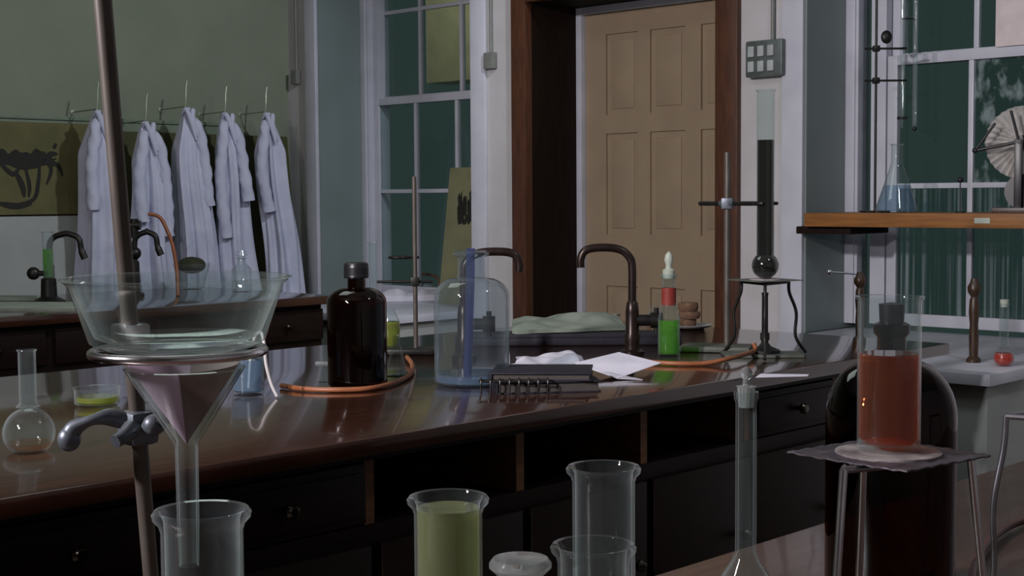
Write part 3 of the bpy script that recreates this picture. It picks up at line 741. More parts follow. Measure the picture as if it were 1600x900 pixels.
# dark books and papers
p0 = B(835, 606) + R0 * .02
def book(loc, L, Wd, Hh, rz, label, mat=DARKBOOK):
    t = thing('notebook', label, 'notebook', loc, rz, 'dark notebooks piled on the bench')
    build('cover', MB().box(-L / 2, L / 2, -Wd / 2, Wd / 2, 0, .003, .001).box(-L / 2, L / 2, -Wd / 2, Wd / 2, Hh - .003, Hh, .001).box(-L / 2, -L / 2 + .004, -Wd / 2, Wd / 2, .002, Hh - .002), mat, t)
    build('pages', MB().box(-L / 2 + .004, L / 2 - .005, -Wd / 2 + .005, Wd / 2 - .005, .003, Hh - .003), PAGES, t)
    return t
book((p0.x, p0.y, .9), .24, .19, .026, TH + .12, 'dark notebook lying at the bottom of the pile beside the clear bottle')
book((p0.x - .005, p0.y + .005, .926), .23, .18, .018, TH - .08, 'dark notebook on top of the pile beside the clear bottle')
sp = thing('wire_rack', 'small dark wire rack in front of the dark notebooks', 'rack', (p0.x + .030, p0.y - .128, .9), TH)
wr = MB().tube([(-.08, 0, .030), (.08, 0, .030)], .0025, 8).tube([(-.08, .02, .030), (.08, .02, .030)], .0025, 8)
for i in range(8): wr.tube(smooth_path([(-.075 + i * .0215, 0, .002), (-.075 + i * .0215, -.003, .030), (-.075 + i * .0215, .010, .035), (-.075 + i * .0215, .022, .030), (-.075 + i * .0215, .022, .002)], 3), .0022, 6)
build('wire_frame', wr, IRON, sp)
# open white paper over books, tilted
q = B(955, 592)
pa = thing('paper_sheet', 'bright white folded paper propped open right of the notebooks', 'paper', (q.x - .01, q.y + .03, .9), TH)
vs = [(-.10, .015, .034), (.0, -.055, .004), (.115, .035, .030), (.015, .105, .050)]
def sheet(vs, th=.0012): return MB().add([(x, y, z) for x, y, z in vs] + [(x, y, z + th) for x, y, z in vs], [(0, 1, 2, 3), (7, 6, 5, 4), (0, 4, 5, 1), (1, 5, 6, 2), (2, 6, 7, 3), (3, 7, 4, 0)])
build('upper_leaf', sheet(vs), PAPER, pa)
build('lower_leaf', sheet([(-.10, .015, .033), (.0, -.055, .003), (.06, -.06, .001), (.01, .05, .001)]), PAPER, pa)
q = B(860, 575)
cloth('crumpled_paper', [B(803, 574), B(915, 571), B(908, 559), B(812, 561)], 30, 12, .022, .003, PAPER, 'bright white crumpled paper lying behind the dark notebooks', 'paper', .9, 3)
# green flask with red label, stopper
p = B(1045, 556); s = scale_at(p); R = 17 * s; H = z_at(p, 412) - .9
t = thing('dropper_bottle', 'tall clear bottle of vivid green liquid with red label and stopper', 'bottle', (p.x, p.y, .9))
build('vessel', MB().lathe(solid_wall([(0, 0), (R * .95, 0), (R, .005), (R, H * .40), (R * .85, H * .48), (R * .62, H * .60), (R * .62, H * .84), (R * .8, H * .86), (R * .8, H * .88), (R * .6, H * .89)], .0018), 40), G, t)
build('liquid', MB().lathe(liquid(R - .0022, .0065, H * .39), 36), LGRN, t)
build('red_label', MB().lathe([(R * .64, H * .55), (R * .64, H * .74), (R * .665, H * .74), (R * .665, H * .55), (R * .64, H * .55)], 36), REDL, t)
build('stopper', MB().lathe([(0, H * .84), (R * .52, H * .84), (R * .58, H * .93), (R * .30, H * .95), (R * .28, H * .99), (R * .42, H * 1.04), (R * .30, H * 1.1), (0, H * 1.14)], 28), WHITEL, t)
p = B(1022, 520)
t = thing('stoppered_bottle', 'small pinkish glass bottle just left of the green liquid bottle', 'bottle', (p.x, p.y, .9))
build('vessel', MB().lathe(solid_wall([(0, 0), (.026, 0), (.028, .005), (.028, .055), (.012, .072), (.012, .085), (.016, .088)], .0016), 32), G, t)
build('liquid', MB().lathe(liquid(.0255, .0065, .05), 28), LPINK, t)
# stack of round corks on small dish
p = B(1076, 513); z = .9
dish = solo('saucer', MB().lathe([(0, 0), (.05, 0), (.075, .008), (.08, .013), (.076, .014), (.05, .005), (0, .005)], 36), PALEBOARD, 'pale flat saucer under the brown stoppers near the door', 'saucer', (p.x, p.y, .9))
zz = .905
for i, (r, h, dx, lb) in enumerate(((.030, .028, -.005, 'bottom'), (.036, .024, .004, 'middle'), (.034, .030, -.002, 'top'))):
    solo('rubber_bung', MB().lathe([(0, 0), (r * .85, 0), (r, h * .3), (r, h * .8), (r * .92, h), (0, h)], 28), CORK, 'fat brown stopper, %s one of the pile of three by the green bottle' % lb, 'stopper', (p.x + dx, p.y, zz), 0, 'brown stoppers stacked on the saucer'); zz += h
# retort stand, flask, tripod, burner
p = B(1136, 548); h = z_at(p, 238) - .9
t = stand(p, h, .0095, None, 'tall dark retort stand clamping the long-necked flask by the door', .12, .20, TH + 1.3, RODM, CASTG)
zc = z_at(p, 318) - .9; s = scale_at(p)
Lm = Matrix.Rotation(-(TH + 1.3), 3, 'Z'); e = Lm @ R0
fk = B(1195, 556)                                  # axis of flask, tripod, burner
rel = Lm @ Vector((fk.x - p.x, fk.y - p.y, 0)); rl = rel.length; rd = rel.normalized()
build('boss_head', MB().box(-.016, .016, -.016, .016, zc - .016, zc + .016, .004).tube([rd * -.03 + Vector((0, 0, zc)), rd * .03 + Vector((0, 0, zc))], .009, 12), GREYM, t)
build('clamp_arm', MB().tube([rd * -.125 + Vector((0, 0, zc)), rd * (rl - .03) + Vector((0, 0, zc))], .0065, 12), IRON, t)
jw = MB(); c0 = rd * rl + Vector((0, 0, zc)); aa = math.atan2(-rd.y, -rd.x)
jw.torus(c0, .031, .005, 24, 8, aa - 2.2, aa + 2.2)
build('clamp_jaw', jw, IRON, t)
# tripod (kinked wire legs) 
def tripod(p, ztop, R, label, kink=True, rot=0.0, legm=IRON, lr=.0045, spread=1.25):
    t = thing('tripod', label, 'tripod', (p[0], p[1], .9), rot, None)
    pts = [Vector((R * cos(a), R * sin(a), ztop)) for a in (0, 2 * pi / 3, 4 * pi / 3)]
    top = MB()
    for i in range(3): top.tube([pts[i], pts[(i + 1) % 3]], lr, 8)
    build('top_frame', top, legm, t)
    for q in pts:
        u = Vector((q.x, q.y, 0)).normalized()
        if kink: P = [q, q - Vector((0, 0, ztop * .15)) + u * .002, q - Vector((0, 0, ztop * .42)) + u * R * .32, q - Vector((0, 0, ztop * .75)) + u * R * .30, Vector((0, 0, .004)) + u * R * 1.75]
        else: P = [q, Vector((0, 0, .003)) + u * R * spread]
        build('leg', MB().tube(smooth_path(P, 6) if kink else P, lr, 10), legm, t)
    return t
zg = z_at(fk, 438) - .9
tripod((fk.x, fk.y), zg - .006, .075, 'wire tripod with kinked legs under the long-necked flask', True, TH + .35)
GR = .088
gz = thing('wire_gauze', 'square wire gauze on the far tripod below the dark flask', 'wire gauze', (fk.x, fk.y, .9 + zg), TH + .5)
build('mesh_sheet', MB().box(-.075, .075, -.075, .075, 0, .002), CASTG, gz)
build('ceramic_disc', MB().lathe([(0, .0015), (.045, .0015), (.045, .004), (0, .004)], 32), CERAM, gz)
s = scale_at(fk); bR = 21 * s; nR = 13.5 * s; zt = z_at((fk.x, fk.y), 141) - z_at((fk.x, fk.y), 437); zl = z_at((fk.x, fk.y), 220) - z_at((fk.x, fk.y), 437)
o = [(0, 0)]
for i in range(1, 15):
    a = -pi / 2 + i / 14 * (pi - math.asin(nR / bR)); o.append((bR * cos(a), bR + bR * sin(a)))
o += [(nR, bR * 2.05), (nR, zt - .006), (nR * 1.15, zt - .003), (nR * 1.12, zt)]
t = thing('long_necked_flask', 'tall long-necked glass flask full of near-black liquid on tripod', 'flask', (fk.x, fk.y, .9 + zg + .004))
build('vessel', MB().lathe(solid_wall(o, .0015), 48), G, t)
li = [(0, .0063)] + [((r - .0012), z) for r, z in o[2:-3]] + [(nR - .0012, zl), (0, zl)]
build('liquid', MB().lathe(li, 40), LBRN, t)
t = thing('bunsen_burner', 'small dark burner under the far tripod with orange tube attached', 'burner', (fk.x, fk.y, .9085))
bh = z_at(fk, 462) - .9
build('burner_base', MB().lathe([(0, 0), (.042, 0), (.042, .008), (.018, .018), (.010, .028), (0, .028)], 32), IRON, t)
build('barrel', MB().lathe([(0, .02), (.010, .02), (.010, .035), (.013, .036), (.013, .055), (.009, .056), (.0085, bh - .01), (.010, bh), (.007, bh), (.007, .06), (0, .06)], 24), IRON, t)
solo('heat_mat', MB().box(-.115, .10, -.06, .06, .0, .008, .003), CASTG, 'greyish flat mat under the burner and far tripod', 'heat mat', (fk.x, fk.y, .9), TH - .03)
pts = [B(1006, 569), B(1050, 572), B(1100, 572), B(1140, 570), B(1165, 563), B(1180, 557)]
ends = [Vector((q.x, q.y, .907 + (.010 if i > 2 else 0))) for i, q in enumerate(pts)] + [Vector((fk.x - .022, fk.y - .022, .935))]
solo('rubber_tubing', MB().tube(smooth_path(ends, 8), .0062, 10), RUBBER, 'orange-brown rubber tube running along the bench to the burner', 'rubber tube')
q = B(1222, 588)
solo('paper_slip', sheet([(-.07, -.03, .001), (.06, -.012, .001), (.07, .02, .001), (-.05, .015, .004)]), PAPER, 'small white paper slip near the bench edge below the burner', 'paper', (q.x, q.y, .9), TH)
# turned post at the bench end with thin arm
p = B(1343, 535); H = z_at(p, 425) - .9
def post_prof(H, r):
    return [(0, 0), (r * 1.5, 0), (r * 1.5, .01), (r * .9, .02), (r, H * .3), (r * .85, H * .45), (r * 1.1, H * .6), (r * .95, H * .74), (r * .7, H * .78), (r * 1.35, H * .84), (r * 1.4, H * .9), (r * .9, H * .95), (r * .7, H), (0, H)]
t = thing('turned_post', 'dark turned wooden post with thin side rod behind the red beaker', 'post', (p.x, p.y, .9))
build('post_shaft', MB().lathe(post_prof(H, .013), 28), POSTW, t)
q = at_d(1296, 425, (p - CAM).dot(F0)) - Vector((p.x, p.y, .9))
build('side_rod', MB().tube([(0, 0, H * .97), q], .003, 8), STEEL, t)
build('rod_ball', MB().sphere(q, .008, 16), BRIGHT, t)
p = on_z(1521, 566, .78); H = z_at(p, 435) - .78
t = thing('turned_post', 'tall dark turned wooden post standing on the white window counter', 'post', (p.x, p.y, .78))
build('post_shaft', MB().lathe(post_prof(H, .016), 28), POSTW, t)
# red flask on the counter
p = on_z(1568, 572, .78); s = scale_at(p); H = z_at(p, 474) - .78; R = 16 * s
t = thing('round_flask', 'small round flask of bright red liquid on the white counter', 'flask', (p.x, p.y, .78))
build('vessel', MB().lathe(solid_wall(roundflask(R, 7 * s, H), .0014), 36), G, t)
build('liquid', MB().lathe([(0, .0062), (R * .58, .0065), (R * .90, R * .5), (R * .96, R * .85), (R * .8, R * 1.3), (0, R * 1.3)], 32), LRED2, t)
build('stopper', MB().lathe([(0, H - .012), (5.5 * s, H - .012), (7 * s, H + .012), (0, H + .014)], 20), WHITEL, t)

# ------------------------------------------------------------------ shelf at right and its things
ZS = on_y(1425, 333, YW - .12).z
sh = thing('wall_shelf', 'thick brown wooden shelf fixed across the right window', 'shelf')
ya = YW - .12
build('shelf_board', MB().box(on_y(1256, 340, ya).x, W2b + .25, ya, YW + .24, ZS - .055, ZS, .004), SHELFW, sh)
build('shelf_shade', MB().box(W2a + .01, W2a + .26, ya + .04, YW + .22, ZS - .085, ZS - .055, .004), DARKFR, sh)  # dark strip put in for the shade under the shelf
def S(px, py=326): return on_z(px, py, ZS)
def S2(px, y): 
    d = ray(px, 326); k = y / d.y; return Vector((d.x * k, y, ZS))
p = S2(1367, YW + .05); h = z_at(p, -60) - ZS
t = thing('retort_stand', 'thin dark retort stand with two clamps at the shelf left end', 'retort stand', p, TH)
build('base', MB().box(-.05, .05, -.05, .05, 0, .008, .003), IRON, t)
build('rod', MB().tube([(0, 0, .006), (0, 0, h)], .005, 12), IRON, t)
for yy in (76, 126):
    zc = z_at(p, yy) - ZS
    build('clamp', MB().tube([(-.045, 0, zc), (.09, 0, zc)], .0045, 10).box(-.013, .013, -.013, .013, zc - .012, zc + .012, .003).torus((.105, 0, zc), .014, .004, 20, 8), IRON, t)
zk = z_at(p, 58) - ZS
build('clamp_knob', MB().sphere((.04, 0, zk), .022, 18, (1, .6, 1.2)), IRON, t)
q = p + R0 * .105
z0 = z_at(q, 200)
t = thing('burette', 'narrow clear burette held in the clamps above the blue flask', 'burette', (q.x, q.y, z0))
build('tube', MB().lathe([(0, .03), (.003, .0), (.005, 0.02), (.009, .06), (.010, .08), (.010, .62), (.0088, .62), (.0088, .08), (.004, .04), (0, .04)], 24), TG, t)
build('tap', MB().tube([(-.02, 0, .04), (.022, 0, .04)], .006, 10), BLACK, t)
q = p + R0 * .155
t = thing('glass_tube', 'narrow bright glass tube hanging beside the clamped burette', 'glass tube', (q.x, q.y, z0))
build('tube', MB().lathe([(0, 0), (.009, .004), (.010, .01), (.010, .62), (.0085, .62), (.0085, .012), (0, .008)], 24), TG, t)
build('black_tip', MB().sphere((0, 0, -.003), .009, 14), BLACK, t)
build('cross_wire', MB().tube([(0, 0, .43), (-R0.x * .055, -R0.y * .055, .43)], .003, 8), IRON, t)
p = S2(1401, YW + .02); s = scale_at(p); R = 33 * s; H = z_at(p, 225) - ZS
t = thing('conical_flask', 'clear conical flask of pale blue liquid on the brown shelf', 'flask', p)
cf = [(0, 0), (R * .93, 0), (R, .008), (R * .97, .02), (R * .34, H * .66), (R * .27, H * .74), (R * .27, H - .005), (R * .36, H)]
build('vessel', MB().lathe(solid_wall(cf, .0018), 48), G, t)
k = H * .40; rk = R * .97 - (R * .63) * (k - .02) / (H * .66 - .02)
build('liquid', MB().lathe([(0, .0065), (R * .9, .0068), (R * .95, .014), (R * .935, .022), (rk - .0022, k), (0, k)], 44), LBLUE, t)
solo('shelf_label', MB().box(-.03, .03, -.003, 0, -.010, .010), WHITEL, 'small pale label on the front edge of the brown shelf', 'label', (on_y(1535, 345, ya).x, ya, ZS - .027))
# electrostatic machine
p = S2(1594, YW + .02); s = scale_at(p); zc = z_at(p, 222) - ZS
t = thing('electrostatic_machine', 'electrical machine with a pale pleated disc on the shelf at the right edge', 'scientific instrument', p, 0.25)
build('base', MB().box(-.09, .16, -.07, .09, 0, .02, .004), POSTW, t)
dk = MB(); n = 64; R = 57 * s; vs = []
for j, rr in enumerate((.18, .45, .75, 1.0)):
    for i in range(n):
        a = 2 * pi * i / n; vs.append((R * rr * cos(a), .03 + (.011 * rr if i % 2 else -.011 * rr), zc + R * rr * sin(a)))
m_ = len(vs); vs += [(x, y + .004, z) for x, y, z in vs]
fs = []
for j in range(3):
    for i in range(n):
        i2 = (i + 1) % n; fs.append((j * n + i, j * n + i2, (j + 1) * n + i2, (j + 1) * n + i)); fs.append((m_ + j * n + i, m_ + (j + 1) * n + i, m_ + (j + 1) * n + i2, m_ + j * n + i2))
for i in range(n):
    i2 = (i + 1) % n; fs.append((3 * n + i, 3 * n + i2, m_ + 3 * n + i2, m_ + 3 * n + i)); fs.append((i, m_ + i, m_ + i2, i2))
build('pleated_disc', MB().add(vs, fs), PLEAT, t, smooth=False)
build('axle', MB().tube([(0, -.05, zc), (0, .06, zc)], .008, 12).lathe([(0, .02), (R * .2, .022), (R * .2, .04), (0, .042)], 24, at=(0, 0, zc), axis=(0, 1, 0)), IRON, t)
build('column', MB().box(-.016, .012, -.045, -.025, .018, zc + .01, .003), BLACK, t)
build('pulley', MB().lathe([(0, 0), (27 * s, 0), (27 * s, .006), (25 * s, .010), (27 * s, .014), (27 * s, .02), (0, .02)], 36, at=(.01, -.02, 33 * s), axis=(0, 1, 0)), BLACK, t)
build('conductor_arm', MB().tube([(0, -.04, zc), (-66 * s, -.04, zc - 12 * s)], .006, 10).tube([(-66 * s, -.04, zc - 12 * s), (-36 * s, -.04, zc + 30 * s)], .005, 10).sphere((-66 * s, -.04, zc - 12 * s), .011, 14), BLACK, t)
build('brush_arm', MB().tube([(.0, -.042, zc), (-12 * s, -.05, zc + 48 * s)], .005, 10), BLACK, t)
p = S2(1500, YW + .0)
t = thing('discharge_ball', 'small dark ball on a thin stem on the shelf left of the machine', 'metal ball', p)
zb = z_at(p, 281) - ZS
build('stem', MB().tube([(0, 0, 0), (0, 0, zb)], .0025, 8).lathe([(0, 0), (.02, 0), (.018, .005), (0, .006)], 20), IRON, t)
build('ball', MB().sphere((0, 0, zb), .011, 16), BLACK, t)
# pale pink sheet added for an unidentified pale shape on the upper pane
p = on_y(1577, 30, YS + .07)
cd_ = MB(); vs = []; fs = []
for j in range(2):
    for i in range(13):
        u = i / 12; vs.append((-.055 + .2 * u, -.006 - .010 * sin(u * 3.1) , (0 if j == 0 else .28)))
fs = [(i, i + 1, 14 + i, 13 + i) for i in range(12)]
k = len(vs); vs2 = vs + [(x, y - .0015, z) for x, y, z in vs]; fs2 = fs + [tuple(q + k for q in f[::-1]) for f in fs]
fs2 += [(0, 13, 13 + k, k), (12, 12 + k, 25 + k, 25)] + [(i, i + k, i + 1 + k, i + 1) for i in range(12)] + [(13 + i, 14 + i, 14 + i + k, 13 + i + k) for i in range(12)]
solo('pane_sheet', MB().add(vs2, fs2), PINKC, 'pale pink curved sheet on the upper pane of the right window', 'card', (p.x, YS + .075, 1.925))

# drawing board standing in the first window
p0 = on_y(690, 440, YW + .16); z0 = .78
t = thing('drawing_board', 'upright olive card with dark drawing propped in the first window', 'picture board', (p0.x - .02, YW + .20, .78), 0)
ht = z_at((p0.x, YW + .2), 262) - .78
def bquad(x0, x1, z0, z1, y, th, skew=.05):
    return MB().add([(x0 - skew * 0, y, z0), (x1, y, z0), (x1, y + .05, z1), (x0 + skew, y + .05, z1), (x0, y + th, z0), (x1, y + th, z0), (x1, y + .05 + th, z1), (x0 + skew, y + .05 + th, z1)], [(0, 1, 2, 3), (4, 5, 6, 7), (0, 1, 5, 4), (1, 2, 6, 5), (2, 3, 7, 6), (3, 0, 4, 7)])
build('card', bquad(-.05, .40, 0, ht, 0, .004), surf('olive_card', (0.22, 0.22, 0.115), None, 0.8), t)
dm = MB(); rnd = random.Random(9)
for i in range(70):
    z1 = .42 + rnd.random() * (ht - .62); x = .075 + rnd.random() * .10; ww = rnd.uniform(.004, .02); hh = rnd.uniform(.02, .10)
    y = .05 * z1 / ht - .0025
    dm.add([(x, y, z1), (x + ww, y, z1 + .01), (x + ww * .6, y, z1 + hh), (x - ww * .4, y, z1 + hh * .8)], [(0, 1, 2, 3)])
build('ink_drawing', dm, INK, t, smooth=False)
# papers on the first counter
p = on_z(648, 464, .78)
cloth('paper_pile', [on_z(596, 472, .78), on_z(692, 470, .78), on_z(692, 462, .78), on_z(596, 464, .78)], 20, 8, .06, .02, PAPER, 'heap of white crumpled paper on the counter below the first window', 'paper', .78, 8)
q = on_z(690, 462, .78)
solo('rubber_tubing', MB().tube(smooth_path([(-.12, -.02, .12), (-.02, .0, .128), (.05, .02, .11), (.09, .0, .05), (.10, -.02, .01)], 6), .008, 10), RUBBER, 'short reddish tube lying over the white paper heap', 'rubber tube', (q.x, q.y - .1, .78))

# ------------------------------------------------------------------ things on the far bench
def FB(px, py): return on_z(px, py, .9)
p = FB(77, 474); s = scale_at(p); H = z_at(p, 362) - .9
t = thing('gas_washing_tube', 'green-filled glass tube in a black stand at the far left', 'glass tube', (p.x, p.y, .9))
build('stand_base', MB().lathe([(0, 0), (.07, 0), (.07, .012), (.035, .03), (.032, H * .34), (.02, H * .36), (0, H * .36)], 28), IRON, t)
build('vessel', MB().lathe([(0, H * .3), (.022, H * .3), (.024, H * .35), (.024, H * .98), (.030, H), (.021, H * .99), (.021, H * .36), (0, H * .34)], 32), TG, t)
build('liquid', MB().lathe(liquid(.0205, H * .362, H * .76), 28), LGRN, t)
build('side_knob', MB().tube([(0, 0, H * .42), (-R0.x * .05, -R0.y * .05, H * .42)], .012, 10).sphere((-R0.x * .065, -R0.y * .065, H * .42), .028, 16), IRON, t)
def fgoose(px, py, ytop, span, label, up=1.0):
    p = FB(px, py); s = scale_at(p); zt = z_at(p, ytop) - .9
    t = thing('gooseneck_tap', label, 'tap', (p.x, p.y, .9)); D = R0; sp = span * s
    P = [Vector((0, 0, .02)), Vector((0, 0, zt - .07)), Vector((0, 0, zt - .02)) + D * .015, Vector((0, 0, zt)) + D * .06, Vector((0, 0, zt)) + D * (sp - .05), Vector((0, 0, zt - .02)) + D * (sp - .01), Vector((0, 0, zt - .07)) + D * sp, Vector((0, 0, zt - .11)) + D * (sp + .015)]
    build('spout', MB().tube(smooth_path(P, 5), [.013] * 31 + [.016] * 5 , 12), IRON, t)
    build('riser', MB().lathe([(0, 0), (.04, 0), (.04, .01), (.022, .02), (.020, .16), (0, .16)], 24), IRON, t)
    return t, p
fgoose(79, 470, 366, 50, 'dark gooseneck tap against the pale sheet at far left')
t, p = fgoose(212, 462, 362, 36, 'dark gooseneck tap with side valves in front of the coats')
zt = z_at(p, 352) - .9
build('valve', MB().tube([(-R0.x * .08, -R0.y * .08, zt), (R0.x * .03, R0.y * .03, zt)], .022, 12).tube([(0, 0, zt - .06), (0, 0, zt + .03)], .02, 12).sphere((0, 0, zt - .13), .03, 14), IRON, t)
q = [at_d(a, b, (p - CAM).dot(F0)) for a, b in ((232, 334), (250, 340), (262, 362), (270, 385), (276, 420))] + [FB(278, 462)]
solo('rubber_tubing', MB().tube(smooth_path(q, 6), .009, 8), RUBBER, 'orange rubber tube arching down in front of the middle coats', 'rubber tube')
p = FB(300, 452)
t = thing('glass_dish', 'small bowl of dark green material on the far bench below the coats', 'dish', (p.x, p.y, .9))
build('vessel', MB().lathe(solid_wall([(0, 0), (.05, 0), (.06, .01), (.09, .12), (.095, .13)], .003), 36), TG, t)
mo = MB().sphere((0, 0, .12), .07, 18, (1, 1, .6)); build('dark_filling', mo, surf('dark_green_stuff', (0.03, 0.035, 0.012), None, .8, 40, bump=.5), t)
p = FB(378, 456); H = z_at(p, 392) - .9
t = thing('stoppered_bottle', 'clear stoppered bottle on the far bench below the fourth coat', 'bottle', (p.x, p.y, .9))
build('vessel', MB().lathe(solid_wall([(0, 0), (.045, 0), (.048, .01), (.048, H * .55), (.02, H * .7), (.018, H * .8), (.028, H * .83)], .003), 36), TG, t)
build('stopper', MB().lathe([(0, H * .75), (.014, H * .75), (.016, H * .85), (.03, H * .9), (.022, H), (0, H)], 20), TG, t)
def flatpad(px0, py, px1, label, dz, dpy):
    c = [FB(px0, py), FB(px1, py), FB(px1, py - dpy), FB(px0, py - dpy)]
    solo('newspaper', MB().add([(q.x, q.y, .9005 + dz) for q in c] + [(q.x, q.y, .912 + dz) for q in c], [(0, 1, 2, 3), (4, 5, 6, 7), (0, 1, 5, 4), (1, 2, 6, 5), (2, 3, 7, 6), (3, 0, 4, 7)]), NEWS, label, 'newspaper', group='flat papers on the far bench')
flatpad(-40, 487, 128, 'pale greenish paper at the front edge of the far bench', 0, 11)
flatpad(-40, 470, 58, 'pale greenish paper at the back of the far bench below the sheet', 0, 5)

# ------------------------------------------------------------------ foreground: filter rig
dR = 1.09
base = Vector((-.95, .60, .9)); topp = at_d(158, -30, 1.06)
t = thing('retort_stand', 'large leaning retort stand in the left foreground holding bowl and funnel', 'retort stand', (base.x, base.y, .9))
build('base', MB().box(-.06, .06, -.17, .03, 0, .014, .004), CASTG, t)
build('rod', MB().tube([Vector((0, 0, .010)), topp - base], [.0056, .0068], 20), RODM, t)
dirr = (topp - base).normalized()
def on_rod(z): return dirr * ((z - .9) / dirr.z)     # local point on rod
bowl_c = at_d(279, 549, .985)
zr = bowl_c.z
ring = MB().torus((bowl_c.x - base.x, bowl_c.y - base.y, zr - .9), .0575, .0032, 64, 12)
rp = on_rod(zr); rc = bowl_c - base; v = Vector((rc.x - rp.x, rc.y - rp.y, 0)); vl = v.length; v.normalize()
ring.tube([rp + v * -.012, rp + v * (vl - .0575)], .0045, 12)
ring.box(rp.x - .011, rp.x + .011, rp.y - .011, rp.y + .011, rp.z - .011, rp.z + .011, .003)
build('support_ring', ring, BRIGHT, t)
# lower boss with arm and thumb screws
zb = z_at(base + on_rod(1.19), 668)
bp = on_rod(zb)
bs = MB().box(bp.x - .012, bp.x + .012, bp.y - .012, bp.y + .012, bp.z - .013, bp.z + .013, .005)
build('boss_head', bs, GREYM, t)
def lp(px, py, d): return at_d(px, py, d) - base
arm = MB().tube(smooth_path([lp(108, 684, 1.07), lp(118, 668, 1.07), lp(145, 656, 1.07), lp(175, 652, 1.08), lp(210, 664, 1.085)], 5), [.0055 + .0015 * sin(i * .5) for i in range(21)], 12)
arm.tube(smooth_path([lp(210, 664, 1.085), lp(196, 680, 1.06), lp(180, 690, 1.05)], 4), [.006, .0065, .007, .0065, .006, .0055, .005, .005, .005], 12)
arm.tube([lp(232, 668, 1.075), lp(248, 664, 1.06)], .006, 12)
arm.sphere(lp(108, 686, 1.07), .0085, 14, (1, 1, 1.1)).sphere(lp(240, 664, 1.06), .008, 14)
build('clamp_arm', arm, GREYM, t)
fc = at_d(289, 577, .975)                         # funnel rim centre
apex = at_d(292, 703, .975)
fR = 92 * .975 / FPX; zA, zB = apex.z, fc.z
ja = MB().tube([lp(232, 668, 1.075), Vector((fc.x, fc.y, 0)) - Vector((base.x, base.y, 0)) + Vector((-.022, .022, zA + .026 - .9))], .004, 10)
build('clamp_jaw', ja, IRON, t)
# bowl
t = thing('glass_bowl', 'wide flared clear glass bowl resting on the ring in the left foreground', 'bowl', (bowl_c.x, bowl_c.y, zr + .0035))
bh = z_at(bowl_c, 434) - zr - .0035; bR_ = 172 * .985 / FPX
prof = [(0, -.002), (.045, -.002), (.053, .0), (.059, .004), (bR_ * .92, bh * .74), (bR_ * .955, bh * .9), (bR_ * 1.0, bh * .97), (bR_ * 1.03, bh * .99), (bR_ * 1.03, bh), (bR_ * 1.0, bh + .001)]
prof += [(bR_ * .93, bh * .93), (bR_ * .895, bh * .76), (.0555, .0075), (.045, .003), (0, .003)]
build('vessel', MB().lathe(prof, 96), GGREEN, t)
# funnel with filter paper
t = thing('filter_funnel', 'glass funnel lined with pink-white filter paper below the bowl', 'funnel', (fc.x, fc.y, 0))
sr = 18 * .975 / FPX
ztip = z_at(fc, 884)
fo_ = [(sr * .85, ztip), (sr * .95, ztip + .03), (sr, zA + .0), (sr * 1.05, zA + .004), (fR, zB), (fR + .001, zB + .001), (fR - .001, zB + .0015), (sr * 1.0 - .0012, zA + .006), (sr * .85, zA), (sr * .72, ztip + .002), (sr * .85, ztip)]
build('vessel', MB().lathe(fo_, 64), G, t)
# filter paper: two-tone folded cone
def cone(a0, a1, mat, nm, rr=.93, up=.0025, th=.0008):
    n = 40; vs = []
    for k, (off) in enumerate((0, th)):
        for j in range(9):
            u = j / 8
            for i in range(n + 1):
                a = a0 + (a1 - a0) * i / n; r = max((fR * rr - .0) * u - off, .0002) * (1 + .012 * sin(5 * a) * u); vs.append((r * cos(a), r * sin(a), zA + .0035 + (zB + up - zA - .0035) * u + (.0012 * sin(2 * a) * u)))
    m_ = 9 * (n + 1); fs = []
    for j in range(8):
        for i in range(n): a = j * (n + 1) + i; fs.append((a, a + 1, a + n + 2, a + n + 1)); fs.append((m_ + a, m_ + a + n + 1, m_ + a + n + 2, m_ + a + 1))
    for i in range(n): a = 8 * (n + 1) + i; fs.append((a, a + 1, m_ + a + 1, m_ + a))
    for j in range(8):
        for a in (j * (n + 1), j * (n + 1) + n): fs.append((a, a + n + 1, m_ + a + n + 1, m_ + a))
    return build(nm, MB().add(vs, fs), mat, t)
view = math.atan2(-F0.y, -F0.x)                   # towards the camera
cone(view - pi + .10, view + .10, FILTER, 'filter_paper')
o = cone(view + .12, view + pi + .12, FILTERB, 'filter_paper_fold'); o['label'] = 'shaded grey-brown single layer of the paper'
# jars
rec = at_d(315, 800, .985); recR = 64 * .985 / FPX
jar((rec.x, rec.y, .9), recR, rec.z - .9 + .002, 'clear glass jar under the filter funnel in the left foreground', group='clear lipped glass jars on the near bench')
def jar_at(px, py, wpx, d, label, **k):
    q = at_d(px, py, d); R = wpx / 2 * d / FPX - .0055
    return jar((q.x, q.y, .9), R, q.z - .9, label, **k)
t = jar_at(700, 775, 128, 1.23, 'glass jar nearly full of cloudy pale yellow-green liquid', liq=LYEL, lh=.177)
jar_at(943, 728, 117, 1.36, 'taller clear glass jar standing behind the others in the centre foreground', group='clear lipped glass jars on the near bench')
jar_at(927, 850, 134, 1.19, 'clear glass jar cut by the lower picture edge beside the flat stopper', group='clear lipped glass jars on the near bench')
